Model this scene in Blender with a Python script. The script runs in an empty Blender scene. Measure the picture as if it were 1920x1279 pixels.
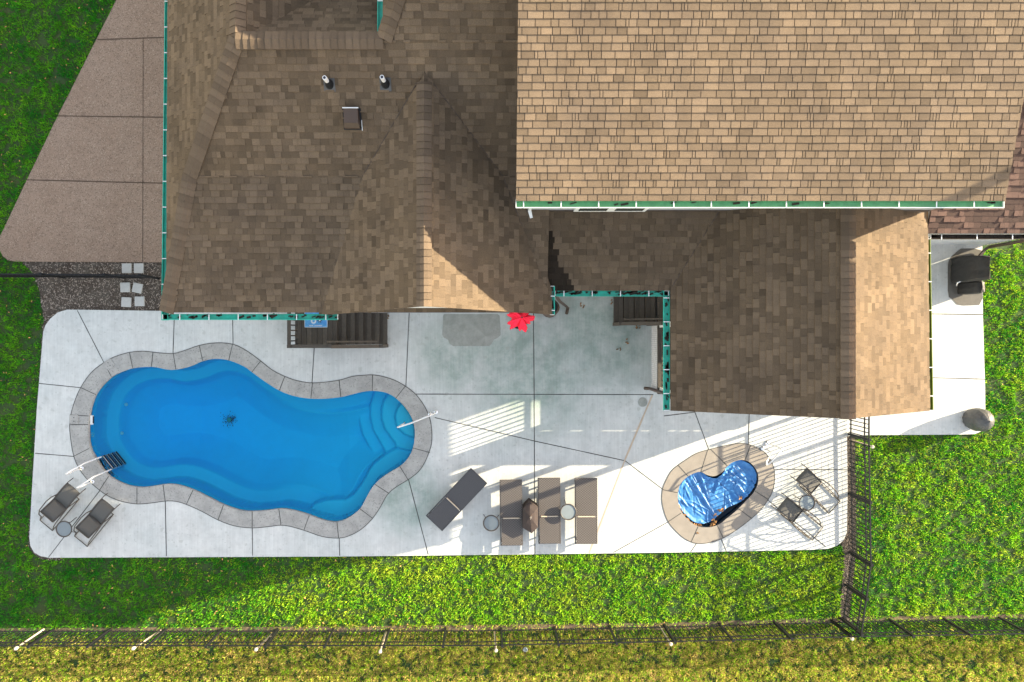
import bpy, math, random
import numpy as np
from mathutils import Vector, Matrix, noise
from mathutils.geometry import tessellate_polygon
random.seed(7); RNG = np.random.default_rng(7)
R = math.radians
S = bpy.context.scene
COL = S.collection
# ------------------------------------------------------------------ camera, sky, sun, exposure
H, F, CX, CY = 22.0, 1452.0, 910.0, 630.0        # drone height, focal length in photo pixels, point straight below
cam = bpy.data.cameras.new('camera'); co = bpy.data.objects.new('camera', cam); COL.objects.link(co)
co.location = (0, 0, H); cam.lens = F/1920*36; cam.sensor_width = 36
cam.shift_x = (960-CX)/1920; cam.shift_y = -(639.5-CY)/1920; cam.clip_end = 2000
S.camera = co
SUN = Vector((3.2, 1.13, 1.0)).normalized()
ELEV = math.asin(SUN.z); AZ = math.atan2(SUN.x, SUN.y)
w = bpy.data.worlds.new('World'); S.world = w; w.use_nodes = True
nt = w.node_tree; bg = nt.nodes['Background']
sky = nt.nodes.new('ShaderNodeTexSky'); sky.sky_type = 'NISHITA'; sky.sun_disc = False
sky.sun_elevation = ELEV; sky.sun_rotation = AZ; sky.air_density = 1.0; sky.dust_density = 0.3; sky.ozone_density = 0.6
tnt = nt.nodes.new('ShaderNodeVectorMath'); tnt.operation = 'MULTIPLY'; tnt.inputs[1].default_value = (1.60, 1.15, .86)   # thin autumn haze: the sky is whiter than clear blue
nt.links.new(sky.outputs[0], tnt.inputs[0]); nt.links.new(tnt.outputs[0], bg.inputs[0]); bg.inputs[1].default_value = 0.15
sl = bpy.data.lights.new('sun', 'SUN'); sl.energy = 4.6; sl.angle = R(0.4); sl.color = (1, .86, .62)
so = bpy.data.objects.new('sun', sl); COL.objects.link(so); so.rotation_euler = SUN.to_track_quat('Z', 'Y').to_euler()
S.view_settings.view_transform = 'Standard'; S.view_settings.look = 'None'
S.view_settings.exposure = 2.15; S.view_settings.gamma = 1
S.cycles.max_bounces = 6; S.cycles.transparent_max_bounces = 12; S.cycles.caustics_reflective = False

def W(px, py, z=0.0): return ((px-CX)*(H-z)/F, (CY-py)*(H-z)/F, z)
def WP(pts, z=0.0): return [W(x, y, z)[:2] for x, y in pts]

# ------------------------------------------------------------------ materials
def mat(name, col, rough=.7, var=0., scale=8., bump=0., bscale=60., metal=0., attr=None, col2=None, s2=1.5, spec=.5):
    m = bpy.data.materials.new(name); m.use_nodes = True; n = m.node_tree.nodes; l = m.node_tree.links
    b = n['Principled BSDF']; b.inputs['Roughness'].default_value = rough; b.inputs['Metallic'].default_value = metal
    b.inputs['Specular IOR Level'].default_value = spec
    tc = n.new('ShaderNodeTexCoord'); out = None
    base = n.new('ShaderNodeRGB'); base.outputs[0].default_value = (*col, 1); out = base.outputs[0]
    if col2:
        nz = n.new('ShaderNodeTexNoise'); nz.inputs['Scale'].default_value = s2; nz.inputs['Detail'].default_value = 6
        nz.inputs['Roughness'].default_value = .65; l.new(tc.outputs['Object'], nz.inputs['Vector'])
        rp = n.new('ShaderNodeMapRange'); rp.inputs[1].default_value = .38; rp.inputs[2].default_value = .64; l.new(nz.outputs[0], rp.inputs[0])
        mx = n.new('ShaderNodeMix'); mx.data_type = 'RGBA'; l.new(rp.outputs[0], mx.inputs[0]); l.new(out, mx.inputs[6]); mx.inputs[7].default_value = (*col2, 1)
        out = mx.outputs[2]
    if var:
        nz = n.new('ShaderNodeTexNoise'); nz.inputs['Scale'].default_value = scale; nz.inputs['Detail'].default_value = 5; nz.inputs['Roughness'].default_value = .7
        l.new(tc.outputs['Object'], nz.inputs['Vector'])
        mr = n.new('ShaderNodeMapRange'); mr.inputs[1].default_value = .3; mr.inputs[2].default_value = .7
        mr.inputs[3].default_value = 1-var; mr.inputs[4].default_value = 1+var; l.new(nz.outputs[0], mr.inputs[0])
        v = n.new('ShaderNodeVectorMath'); v.operation = 'SCALE'; l.new(out, v.inputs[0]); l.new(mr.outputs[0], v.inputs['Scale']); out = v.outputs[0]
    if attr:
        a = n.new('ShaderNodeAttribute'); a.attribute_name = attr
        v = n.new('ShaderNodeVectorMath'); v.operation = 'SCALE'; l.new(out, v.inputs[0]); l.new(a.outputs['Fac'], v.inputs['Scale']); out = v.outputs[0]
    l.new(out, b.inputs['Base Color'])
    if bump:
        nz = n.new('ShaderNodeTexNoise'); nz.inputs['Scale'].default_value = bscale; nz.inputs['Detail'].default_value = 4
        l.new(tc.outputs['Object'], nz.inputs['Vector'])
        bp = n.new('ShaderNodeBump'); bp.inputs['Strength'].default_value = bump; bp.inputs['Distance'].default_value = .01
        l.new(nz.outputs[0], bp.inputs['Height']); l.new(bp.outputs[0], b.inputs['Normal'])
    return m
def speckle(m, scale, lo, hi, col, thr=.08):
    """adds small Voronoi flecks of another colour"""
    n = m.node_tree.nodes; l = m.node_tree.links; b = n['Principled BSDF']
    src = b.inputs['Base Color'].links[0].from_socket
    tc = n.new('ShaderNodeTexCoord'); v = n.new('ShaderNodeTexVoronoi'); v.inputs['Scale'].default_value = scale
    l.new(tc.outputs['Object'], v.inputs['Vector'])
    sp = n.new('ShaderNodeSeparateColor'); l.new(v.outputs['Color'], sp.inputs[0])
    mr = n.new('ShaderNodeMapRange'); mr.inputs[1].default_value = 1-thr-.02; mr.inputs[2].default_value = 1-thr; mr.inputs[3].default_value = lo; mr.inputs[4].default_value = hi
    l.new(sp.outputs[0], mr.inputs[0])
    mx = n.new('ShaderNodeMix'); mx.data_type = 'RGBA'; l.new(mr.outputs[0], mx.inputs[0]); l.new(src, mx.inputs[6]); mx.inputs[7].default_value = (*col, 1)
    l.new(mx.outputs[2], b.inputs['Base Color']); return m

M = {}
M['concrete'] = mat('pale_concrete', (.535, .54, .52), .85, .085, 5, .15, 90, col2=(.47, .49, .475), s2=.55)
def algae(m):
    n = m.node_tree.nodes; l = m.node_tree.links; b = n['Principled BSDF']; src = b.inputs['Base Color'].links[0].from_socket; tc = n.new('ShaderNodeTexCoord'); f = None
    for c, rad in (((1.2, -.9, 0), 3.0), ((3.4, .1, 0), 2.6), ((-.9, -.6, 0), 1.6), ((-2.2, -4.6, 0), 1.5)):
        vd = n.new('ShaderNodeVectorMath'); vd.operation = 'DISTANCE'; l.new(tc.outputs['Object'], vd.inputs[0]); vd.inputs[1].default_value = c
        mr = n.new('ShaderNodeMapRange'); mr.interpolation_type = 'SMOOTHSTEP'; mr.inputs[1].default_value = rad; mr.inputs[2].default_value = rad*.2; mr.inputs[3].default_value = 0; mr.inputs[4].default_value = 1; l.new(vd.outputs['Value'], mr.inputs[0])
        if f is None: f = mr.outputs[0]
        else: mm = n.new('ShaderNodeMath'); mm.operation = 'MAXIMUM'; l.new(f, mm.inputs[0]); l.new(mr.outputs[0], mm.inputs[1]); f = mm.outputs[0]
    nz = n.new('ShaderNodeTexNoise'); nz.inputs['Scale'].default_value = 1.4; nz.inputs['Detail'].default_value = 8; nz.inputs['Roughness'].default_value = .7; l.new(tc.outputs['Object'], nz.inputs[0])
    mr = n.new('ShaderNodeMapRange'); mr.inputs[1].default_value = .33; mr.inputs[2].default_value = .62; mr.inputs[3].default_value = .25; l.new(nz.outputs[0], mr.inputs[0])
    mm = n.new('ShaderNodeMath'); mm.operation = 'MULTIPLY'; l.new(f, mm.inputs[0]); l.new(mr.outputs[0], mm.inputs[1])
    mx = n.new('ShaderNodeMix'); mx.data_type = 'RGBA'; l.new(mm.outputs[0], mx.inputs[0]); l.new(src, mx.inputs[6]); mx.inputs[7].default_value = (.235, .30, .265, 1); l.new(mx.outputs[2], b.inputs['Base Color'])
algae(M['concrete'])
def streaks(m, sx, sy, lo, hi):            # broom texture and run-off marks: noise stretched along one direction
    n = m.node_tree.nodes; l = m.node_tree.links; b = n['Principled BSDF']; src = b.inputs['Base Color'].links[0].from_socket; tc = n.new('ShaderNodeTexCoord')
    mp = n.new('ShaderNodeMapping'); mp.inputs['Scale'].default_value = (sx, sy, 1); nz = n.new('ShaderNodeTexNoise'); nz.inputs['Scale'].default_value = 1; nz.inputs['Detail'].default_value = 6
    l.new(tc.outputs['Object'], mp.inputs[0]); l.new(mp.outputs[0], nz.inputs[0]); mr = n.new('ShaderNodeMapRange'); mr.inputs[1].default_value = .35; mr.inputs[2].default_value = .65; mr.inputs[3].default_value = lo; mr.inputs[4].default_value = hi
    l.new(nz.outputs[0], mr.inputs[0]); v = n.new('ShaderNodeVectorMath'); v.operation = 'SCALE'; l.new(src, v.inputs[0]); l.new(mr.outputs[0], v.inputs['Scale']); l.new(v.outputs[0], b.inputs['Base Color'])
streaks(M['concrete'], 22, .8, .95, 1.04); streaks(M['concrete'], 2.2, 1.6, .95, 1.05)
speckle(M['concrete'], 11, 0, .35, (.30, .31, .28), .006)
speckle(M['concrete'], 26, 0, .30, (.25, .27, .24), .012)
M['coping'] = mat('grey_coping', (.355, .35, .33), .85, .10, 14, .3, 60, col2=(.275, .272, .258), s2=2.6)
speckle(M['coping'], 45, 0, .6, (.13, .13, .13), .04)
M['spa_coping'] = mat('tan_coping', (.27, .24, .205), .85, .10, 12, .3, 60, col2=(.225, .20, .17), s2=3)
M['joint'] = mat('dark_joint', (.055, .055, .05), .95)
M['rust'] = mat('rust_stain', (.46, .37, .28), .9, .1, 9)
M['dark_patch'] = mat('damp_concrete', (.235, .25, .225), .8, .14, 6, .1, 60, col2=(.29, .30, .275), s2=4)
M['aggregate'] = mat('exposed_aggregate', (.240, .165, .118), .9, .10, 5, .4, 60, col2=(.265, .188, .138), s2=1.1)
speckle(M['aggregate'], 42, 0, .6, (.36, .28, .21), .08); speckle(M['aggregate'], 55, 0, .7, (.09, .06, .04), .14)
M['drive_joint'] = mat('drive_joint', (.07, .045, .03), .95)
M['ground'] = mat('turf_soil', (.022, .060, .012), .95, .35, 22, .6, 40, col2=(.045, .065, .014), s2=2.2)
M['dirt'] = mat('bare_soil', (.10, .068, .045), .95, .35, 12, .7, 40, col2=(.15, .11, .06), s2=6)
M['mulch'] = mat('mulch_soil', (.060, .042, .030), .95, .4, 20, .8, 40, col2=(.09, .075, .058), s2=3)
M['chip'] = mat('mulch_chip', (.26, .215, .175), .9, attr='tone')
M['grass'] = mat('grass_blade', (.020, .245, .012), .65, .2, 7, attr='tone', col2=(.15, .44, .010), s2=1.3, spec=.2)
M['dry_sunlit_grass'] = mat('dry_sunlit_blade', (.44, .56, .035), .65, .2, 10, attr='tone', col2=(.28, .58, .015), s2=1.7, spec=.2)
M['straw'] = mat('straw_blade', (.62, .46, .16), .7, .2, 10, attr='tone', col2=(.52, .44, .10), s2=2, spec=.2)
for q_ in ('grass', 'dry_sunlit_grass', 'straw'):          # blades let some light through
    m_ = M[q_]; n_ = m_.node_tree.nodes; l_ = m_.node_tree.links; p_ = n_['Principled BSDF']; tr_ = n_.new('ShaderNodeBsdfTranslucent'); mx_ = n_.new('ShaderNodeMixShader'); mx_.inputs[0].default_value = .38
    l_.new(p_.inputs['Base Color'].links[0].from_socket, tr_.inputs[0]); l_.new(p_.outputs[0], mx_.inputs[1]); l_.new(tr_.outputs[0], mx_.inputs[2]); l_.new(mx_.outputs[0], n_['Material Output'].inputs[0])
M['shingle'] = mat('brown_shingle', (.127, .092, .059), .92, .26, 60, .35, 220, attr='tone', col2=(.110, .081, .055), s2=1.2, spec=.2)
streaks(M['shingle'], 1.3, .5, .90, 1.09)
M['cap'] = mat('ridge_shingle', (.122, .089, .060), .92, .12, 55, .35, 220, attr='tone', spec=.25)
M['felt'] = mat('roof_underlay', (.07, .052, .04), .95)
M['teal'] = mat('teal_gutter_liner', (.010, .42, .30), .45, .15, 9, col2=(.03, .33, .23), s2=5)
M['green'] = mat('green_gutter_liner', (.10, .33, .14), .5, .2, 9)
M['white'] = mat('white_metal', (.72, .74, .73), .45, .05, 10)
M['siding'] = mat('white_siding', (.60, .62, .63), .7, .05, 6)
M['greysiding'] = mat('grey_siding', (.30, .32, .35), .7, .05, 6)
M['glass'] = mat('window_glass', (.03, .045, .05), .08)
M['brownwood'] = mat('brown_boards', (.060, .050, .040), .75, .18, 14, .3, 50)
M['brownwood2'] = mat('brown_boards_light', (.085, .072, .058), .75, .18, 14, .3, 50)
M['brownmetal'] = mat('brown_metal', (.055, .035, .025), .5)
M['black'] = mat('black_metal', (.012, .013, .015), .6, spec=.2)
M['frame'] = mat('brown_frame', (.050, .042, .036), .45)
M['sling'] = mat('grey_sling', (.085, .083, .076), .85, .12, 120, .4, 400)
M['wicker'] = mat('brown_wicker', (.078, .068, .062), .7, .12, 30)
M['wickergrey'] = mat('grey_wicker', (.056, .056, .060), .7, .12, 30)
M['tabletop'] = mat('frosted_glass', (.19, .22, .23), .25, .05, 5)
M['steel'] = mat('steel_rail', (.80, .80, .80), .22, metal=.85)
M['whiterail'] = mat('white_rail', (.66, .67, .68), .3)
M['brownfab'] = mat('brown_cover', (.032, .021, .019), .8, .15, 12, .5, 18)
M['blackfab'] = mat('black_cover', (.020, .020, .020), .62, .25, 9, .9, 12)
M['greyfab'] = mat('charcoal_cover', (.062, .064, .066), .55, .2, 9, .9, 14)
M['mat'] = mat('rubber_mat', (.115, .108, .095), .9, .12, 8, .2, 40)
M['red'] = mat('red_fabric', (.85, .004, .055), .75, .12, 12)
M['stone'] = mat('stone_paver', (.42, .42, .40), .9, .08, 18, .3, 80)
M['stake'] = mat('pale_wood', (.52, .43, .32), .8, .15, 14)
M['capwhite'] = mat('pale_cap', (.42, .38, .33), .7, .1, 14)
M['basin'] = mat('blue_basin', (.01, .70, 1.0), .55, .03, 2.0)
M['leaf'] = mat('dead_leaf', (.34, .17, .06), .9, attr='tone')
M['debris'] = mat('gutter_debris', (.03, .022, .015), .95, .5, 30)
M['bluemat'] = mat('blue_doormat', (.055, .25, .62), .8, .1, 20, col2=(.12, .42, .75), s2=9)
M['matwhite'] = mat('doormat_white', (.62, .70, .78), .8)
M['ink'] = mat('doormat_black', (.02, .02, .03), .8)
M['shade_bark'] = mat('shade_pine_bark', (.09, .06, .045), .95, .3, 9, .8, 20)
M['shade_needles'] = mat('shade_pine_needles', (.045, .085, .03), .8, attr='tone')
# brick skirt
def brickmat():
    m = mat('white_brick', (.6, .6, .6), .8); n = m.node_tree.nodes; l = m.node_tree.links
    tc = n.new('ShaderNodeTexCoord'); sx_ = n.new('ShaderNodeSeparateXYZ'); mp = n.new('ShaderNodeCombineXYZ')
    b = n.new('ShaderNodeTexBrick'); b.inputs['Scale'].default_value = 4.6; b.inputs['Color1'].default_value = (.62, .63, .64, 1)
    b.inputs['Color2'].default_value = (.48, .49, .51, 1); b.inputs['Mortar'].default_value = (.20, .20, .21, 1); b.inputs['Mortar Size'].default_value = .03
    l.new(tc.outputs['Object'], sx_.inputs[0]); l.new(sx_.outputs[1], mp.inputs[0]); l.new(sx_.outputs[2], mp.inputs[1]); l.new(mp.outputs[0], b.inputs['Vector']); l.new(b.outputs[0], n['Principled BSDF'].inputs['Base Color']); return m
M['brick'] = brickmat()
# weave on wicker: fine ribs
def weave(m, sx, sy, amt):
    n = m.node_tree.nodes; l = m.node_tree.links; b = n['Principled BSDF']; src = b.inputs['Base Color'].links[0].from_socket
    tc = n.new('ShaderNodeTexCoord'); mp = n.new('ShaderNodeMapping'); mp.inputs['Scale'].default_value = (sx, sy, 1)
    c = n.new('ShaderNodeTexChecker'); c.inputs['Scale'].default_value = 1; c.inputs['Color1'].default_value = (1+amt,)*3+(1,); c.inputs['Color2'].default_value = (1-amt,)*3+(1,)
    l.new(tc.outputs['Object'], mp.inputs[0]); l.new(mp.outputs[0], c.inputs['Vector'])
    v = n.new('ShaderNodeVectorMath'); v.operation = 'MULTIPLY'; l.new(src, v.inputs[0]); l.new(c.outputs[0], v.inputs[1]); l.new(v.outputs[0], b.inputs['Base Color'])
weave(M['wicker'], 30, 26, .34); weave(M['wickergrey'], 60, 14, .16)

# ------------------------------------------------------------------ mesh builder
class MB:
    def __init__(s): s.v = []; s.f = []; s.m = []; s.t = []; s.mats = []
    def slot(s, m):
        if m not in s.mats: s.mats.append(m)
        return s.mats.index(m)
    def add(s, vs, fs, m, tone=1.0):
        o = len(s.v); k = s.slot(m); s.v += [tuple(p) for p in vs]
        for f in fs: s.f.append([i+o for i in f]); s.m.append(k); s.t.append(tone)
        return s
    def box(s, c, d, m, rot=None, tone=1.0):
        vs = [Vector((x*d[0]/2, y*d[1]/2, z*d[2]/2)) for z in (-1, 1) for y in (-1, 1) for x in (-1, 1)]
        if rot is not None:
            if not isinstance(rot, Matrix): rot = Matrix.Rotation(rot, 3, 'Z')
            vs = [rot @ p for p in vs]
        c = Vector(c); vs = [p+c for p in vs]
        return s.add(vs, [(0, 2, 3, 1), (4, 5, 7, 6), (0, 1, 5, 4), (2, 6, 7, 3), (0, 4, 6, 2), (1, 3, 7, 5)], m, tone)
    def bb(s, a, b, m, tone=1.0):
        return s.box([(a[i]+b[i])/2 for i in range(3)], [abs(b[i]-a[i]) for i in range(3)], m, None, tone)
    def beam(s, a, b, wd, ht, m, tone=1.0):
        a, b = Vector(a), Vector(b); d = b-a; L = d.length; x = d/L
        up = Vector((0, 0, 1)) if abs(x.z) < .95 else Vector((1, 0, 0)); y = up.cross(x).normalized(); z = x.cross(y)
        return s.box((a+b)/2, (L, wd, ht), m, Matrix((x, y, z)).transposed(), tone)
    def tube(s, pts, r, m, n=8, closed=False, tone=1.0):
        P = [Vector(p) for p in pts]; N = len(P); vs = []; fs = []
        rr = r if isinstance(r, (list, tuple)) else [r]*N; prev = None
        for i in range(N):
            if closed: t = P[(i+1) % N]-P[i-1]
            else: t = P[min(i+1, N-1)]-P[max(i-1, 0)]
            t.normalize()
            if prev is None:
                u = Vector((0, 0, 1)) if abs(t.z) < .9 else Vector((1, 0, 0)); a = u.cross(t).normalized()
            else: a = (prev-t*prev.dot(t)).normalized()
            prev = a; b = t.cross(a)
            for k in range(n):
                q = 2*math.pi*k/n; vs.append(P[i]+(a*math.cos(q)+b*math.sin(q))*rr[i])
        for i in range(N if closed else N-1):
            j = (i+1) % N
            for k in range(n): fs.append((i*n+k, i*n+(k+1) % n, j*n+(k+1) % n, j*n+k))
        if not closed: fs.append(tuple(range(n-1, -1, -1))); fs.append(tuple((N-1)*n+k for k in range(n)))
        return s.add(vs, fs, m, tone)
    def lathe(s, c, prof, m, n=24, wob=None):
        vs = []; fs = []
        for i, (r, z) in enumerate(prof):
            for k in range(n):
                q = 2*math.pi*k/n; ww = wob(q, z, i) if wob else 1
                vs.append((c[0]+r*ww*math.cos(q), c[1]+r*ww*math.sin(q), c[2]+z))
        for i in range(len(prof)-1):
            for k in range(n): fs.append((i*n+k, i*n+(k+1) % n, (i+1)*n+(k+1) % n, (i+1)*n+k))
        fs.append(tuple((len(prof)-1)*n+k for k in range(n)))
        return s.add(vs, fs, m)
    def poly(s, pts, z, m, holes=(), z0=None):
        """flat sheet with holes; z0 adds side walls down to z0"""
        loops = [[Vector((x, y, 0)) for x, y in L] for L in [pts]+list(holes)]
        flat = [p for L in loops for p in L]
        tr = tessellate_polygon(loops); out = []
        for t in tr:
            a, b, c = [flat[i] for i in t]
            out.append(t if (b-a).cross(c-a).z > 0 else (t[0], t[2], t[1]))
        s.add([(p.x, p.y, z) for p in flat], out, m)
        if z0 is not None:
            for L in loops:
                n = len(L); vs = [(p.x, p.y, z) for p in L]+[(p.x, p.y, z0) for p in L]
                s.add(vs, [(i, (i+1) % n, n+(i+1) % n, n+i) for i in range(n)], m)
        return s
    def build(s, name, parent=None, smooth=False, local=False, tone=False):
        me = bpy.data.meshes.new(name)
        off = Vector((0, 0, 0))
        if parent is not None and not local:
            p = parent
            while p is not None: off += p.location; p = p.parent
        me.from_pydata([Vector(p)-off for p in s.v], [], s.f)
        for m in s.mats: me.materials.append(m)
        me.polygons.foreach_set('material_index', s.m)
        if smooth: me.polygons.foreach_set('use_smooth', [True]*len(s.f))
        if tone:
            a = me.attributes.new('tone', 'FLOAT', 'FACE'); a.data.foreach_set('value', s.t)
        me.update()
        o = bpy.data.objects.new(name, me); COL.objects.link(o); o.parent = parent
        return o
def tag(o, label=None, cat=None, group=None, kind=None):
    if label: o['label'] = label
    if cat: o['category'] = cat
    if group: o['group'] = group
    if kind: o['kind'] = kind
    return o
def empty(name, loc=(0, 0, 0), rz=0, **k):
    o = bpy.data.objects.new(name, None); o.empty_display_size = .2; COL.objects.link(o); o.location = loc; o.rotation_euler[2] = rz
    return tag(o, **k)
def copy_tree(o, parent=None):
    c = o.copy(); COL.objects.link(c)
    if parent is not None: c.parent = parent
    for ch in [x for x in COL.objects if x.parent == o]: copy_tree(ch, c)
    return c
def smooth_loop(pts, n=5):
    out = []; N = len(pts)
    for i in range(N):
        p0, p1, p2, p3 = [np.array(pts[(i+k-1) % N], float) for k in range(4)]
        for j in range(n):
            t = j/n; out.append(tuple(.5*((2*p1)+(p2-p0)*t+(2*p0-5*p1+4*p2-p3)*t*t+(3*p1-p0-3*p2+p3)*t**3)))
    return out
def inside(poly, X, Y):
    r = np.zeros(X.shape, bool); n = len(poly)
    for i in range(n):
        x1, y1 = poly[i]; x2, y2 = poly[(i+1) % n]
        if y1 == y2: continue
        c = ((y1 > Y) != (y2 > Y)) & (X < (x2-x1)*(Y-y1)/(y2-y1)+x1); r ^= c
    return r
def dist(poly, X, Y):
    d = np.full(X.shape, 1e9); n = len(poly)
    for i in range(n):
        x1, y1 = poly[i]; x2, y2 = poly[(i+1) % n]; dx, dy = x2-x1, y2-y1; L = dx*dx+dy*dy
        if L < 1e-12: continue
        t = np.clip(((X-x1)*dx+(Y-y1)*dy)/L, 0, 1); d = np.minimum(d, np.hypot(X-x1-t*dx, Y-y1-t*dy))
    return d

def vn(X, Y, s, seed):           # smooth value noise
    rg = np.random.default_rng(seed); G = rg.random((128, 128)); x = X*s+50; y = Y*s+50; xi, yi = np.floor(x).astype(int), np.floor(y).astype(int); fx, fy = x-xi, y-yi; fx = fx*fx*(3-2*fx); fy = fy*fy*(3-2*fy)
    g_ = lambda a, b: G[a % 128, b % 128]
    return (g_(xi, yi)*(1-fx)+g_(xi+1, yi)*fx)*(1-fy)+(g_(xi, yi+1)*(1-fx)+g_(xi+1, yi+1)*fx)*fy
# ------------------------------------------------------------------ traced outlines (photo pixels on the ground)
POOL_IN = [(208,707),(228,697),(249,690.5),(286,688),(313,693),(331,693),(356,687),(376.5,678),(403,673),(430,676),(457,687),(474,699),(497.5,716),(524,732.5),(551,742.6),(581.5,747.6),(612,747.6),(640,744.5),(659,740),(679,735),(698,733),(718,735),(734,741),(749.5,753),(763.5,769),(773,786),(777.6,806),(777,825),(773,844),(763.5,861),(749.5,875),(730.7,886),(712,899),(698,914),(688,931),(675,954),(657,969),(640,977),(625,979),(604,975),(580,966),(553.5,958),(527,954),(503,957),(473,959),(449.5,957),(419,947),(389,932),(362,919),(335,910),(312,908),(292,911),(265,914),(238,910),(215,900),(198,887),(181,863),(168,838),(165.4,810),(166.4,786),(171.4,759),(183,732.5)]
POOL_OUT = [(195,680),(215,669),(242,661),(269,658.5),(292,661),(324,663),(350,656),(373,648),(403,643),(437,645.5),(464,658.6),(489,677),(511,694),(534.5,706),(558,714),(585,718),(615,716),(640,712),(660,706),(679,704),(698.6,703),(718,706),(740,713),(760,724),(777.6,737.5),(791.7,755),(802.6,775),(808,794),(810,816),(808.6,834.5),(804,848.6),(797,866),(785,884),(766,899),(743,913),(726,928),(713,951),(697,974),(677,992.6),(657,1003.6),(636,1009),(604,1006),(569,994),(533,985),(503,987.5),(473,990),(439.5,986),(409,975),(379,959),(349,945.6),(329,940),(310,939.6),(285,943),(258,945),(228,940),(201,929),(176,910),(154,887),(139,857),(132,816.6),(131,790),(138,759),(151,727.5),(171,699)]
SPA_OUT = [(1240.6,935.5),(1242,918),(1247.5,903),(1258,884),(1271.6,872),(1289,860),(1306,850),(1326.6,843.5),(1357.6,836),(1375,832.5),(1392,831.5),(1409,835),(1426,842.7),(1438,853),(1447,867),(1452,884),(1452,903),(1448.7,920),(1440,937),(1426,956),(1409,972),(1385,990.6),(1357.6,1008),(1332,1017),(1306,1019),(1285,1011),(1268,997),(1252.7,978.5),(1244,956)]
SPA_IN = [(1271.6,922),(1277,906),(1289,894),(1302.5,887),(1313.7,885),(1326.6,891),(1338.7,893),(1350.7,888),(1361,878),(1371,868.5),(1387,862.5),(1402,865),(1414,875),(1421,889),(1421,906),(1414,922),(1399,939),(1380,958),(1363,971.7),(1347,983.7),(1326.6,989),(1306,986),(1289,973),(1277,958),(1271.6,941)]
pin = WP(smooth_loop(POOL_IN, 3)); pout = WP(smooth_loop(POOL_OUT, 3)); sin_ = WP(smooth_loop(SPA_IN, 4)); sout = WP(smooth_loop(SPA_OUT, 4))
DECK = [(300,583),(200,581.5),(126,580.6),(108,586),(94,598),(85,610),(81,622),(78,659),(73,719),(69,766),(64,850),(60,917),(55,1008),(57,1024),(64,1036),(76,1043),(92,1046),(640,1043.6),(1002,1039.5),(1280,1036),(1521.5,1031),(1553,1029),(1570,1023),(1582,1013),(1588,998),(1589.5,917),(1588,818),(1630,816),(1800,815),(1828,814),(1842,808),(1848,797),(1847,720),(1843,590),(1842,440),(1200,420),(310,520)]
deck = WP(DECK)
DRIVE = [(330,-120),(272,-120),(217,0),(107,218),(50,336),(7,427),(-4,448),(-3,466),(4,480),(14,488),(28,490.5),(330,492)]
drive = WP(DRIVE)
MULCH = [(330,491),(40,490),(0,489),(-20,500),(60,520),(76,548),(80,575),(79,640),(74,715),(64,860),(56,1000),(56,1030),(66,1044),(82,1050),(1560,1033),(1580,1022),(1592,1010),(1592,1150),(1575,1170),(1600,1170),(1603,1050),(1606,900),(1602,818),(1400,800),(330,560)]
BED = [(330,488),(60,488),(38,492),(60,512),(72,545),(76,575),(80,600),(76,640),(68,760),(59,900),(51,1005),(53,1030),(64,1043),(80,1050),(120,1052),(90,1030),(80,900),(100,700),(130,620),(330,600)]
bed = WP(BED)
STRIP = [(1560,810),(1604,812),(1606,900),(1606,1040),(1600,1100),(1592,1168),(1574,1168),(1580,1100),(1584,1040),(1570,1000)]
strip = WP(STRIP)
LOW = [(-400,1186),(-400,1176),(0,1179),(640,1176),(1280,1168),(1600,1158),(2300,1146),(2300,1152),(1600,1166),(1280,1182),(640,1187),(0,1186)]
low = WP(LOW)

# ------------------------------------------------------------------ ground, deck, drive
g = MB(); g.poly([(-700, -700), (700, -700), (700, 700), (-700, 700)], -.06, M['ground'], holes=[pin, sin_])
tag(g.build('ground'), kind='structure')
def joint_strip(mb, a, b, wd, z, m):
    A, B = Vector((*W(*a)[:2], z)), Vector((*W(*b)[:2], z)); d = (B-A).normalized(); n = Vector((-d.y, d.x, 0))*wd/2
    N = max(1, int((B-A).length/.25)); L = []; Rr = []
    for i in range(N+1):
        p = A.lerp(B, i/N); k = 1+.35*(random.random()-.5); L.append(p+n*k); Rr.append(p-n*k)
    mb.add(L+Rr, [(i, N+1+i, N+2+i, i+1) for i in range(N)], m)
d = MB(); d.poly(deck, 0, M['concrete'], holes=[pout, sout], z0=-.12)
JT = [((145,582),(195,680)),((73,719),(151,727)),((66,850),(139,856)),((327,590),(324.5,663)),((436,590),(437,645)),((590,640),(585,718)),((768,570),(761,724)),
 ((1000,560),(1001.5,740)),((1001.5,740),(1003,1039)),((780,739),(1225,740)),((815,783),(1002,827)),((1002,827),(1172,864)),((1172,864),(1242,917)),((1252,979),(1150,1036)),
 ((1300,765),(1329,843)),((1405,765),(1403,834)),((1306,1019),(1295,1035)),((1352,1010),(1362,1034)),((1409,972),(1404,976)),((1440,938),(1548,1025)),((1452,880),(1589,881)),
 ((310,940),(312,1043)),((473,990),(473.6,1042)),((636,1009),(637,1042)),((188,919),(91,1045)),((766,899),(803,1040)),((1700,588),(1844,590)),((1700,707),(1847,711)),((1245,780),(1302,773))]
for a, b in JT: joint_strip(d, a, b, .022, .003, M['joint'])
joint_strip(d, (1223,741), (1173,859), .05, .004, M['rust']); joint_strip(d, (1173,859), (1105,1037), .035, .004, M['rust'])
st = [(831,592),(833,589),(933,589),(937,592),(939,628),(933,634),(926,637),(922,645),(917,649),(850,649),(843,645),(840,637),(832,633),(829,628)]
d.poly(WP(st), .004, M['dark_patch'])
d.poly(WP([(1205+9*math.cos(t), 754+9*math.sin(t)) for t in np.linspace(0, 6.28, 18)[:-1]]), .004, M['dark_patch'])
tag(d.build('pool_deck'), kind='structure')
dv = MB(); dv.poly(drive, -.02, M['aggregate'], z0=-.12)
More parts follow.
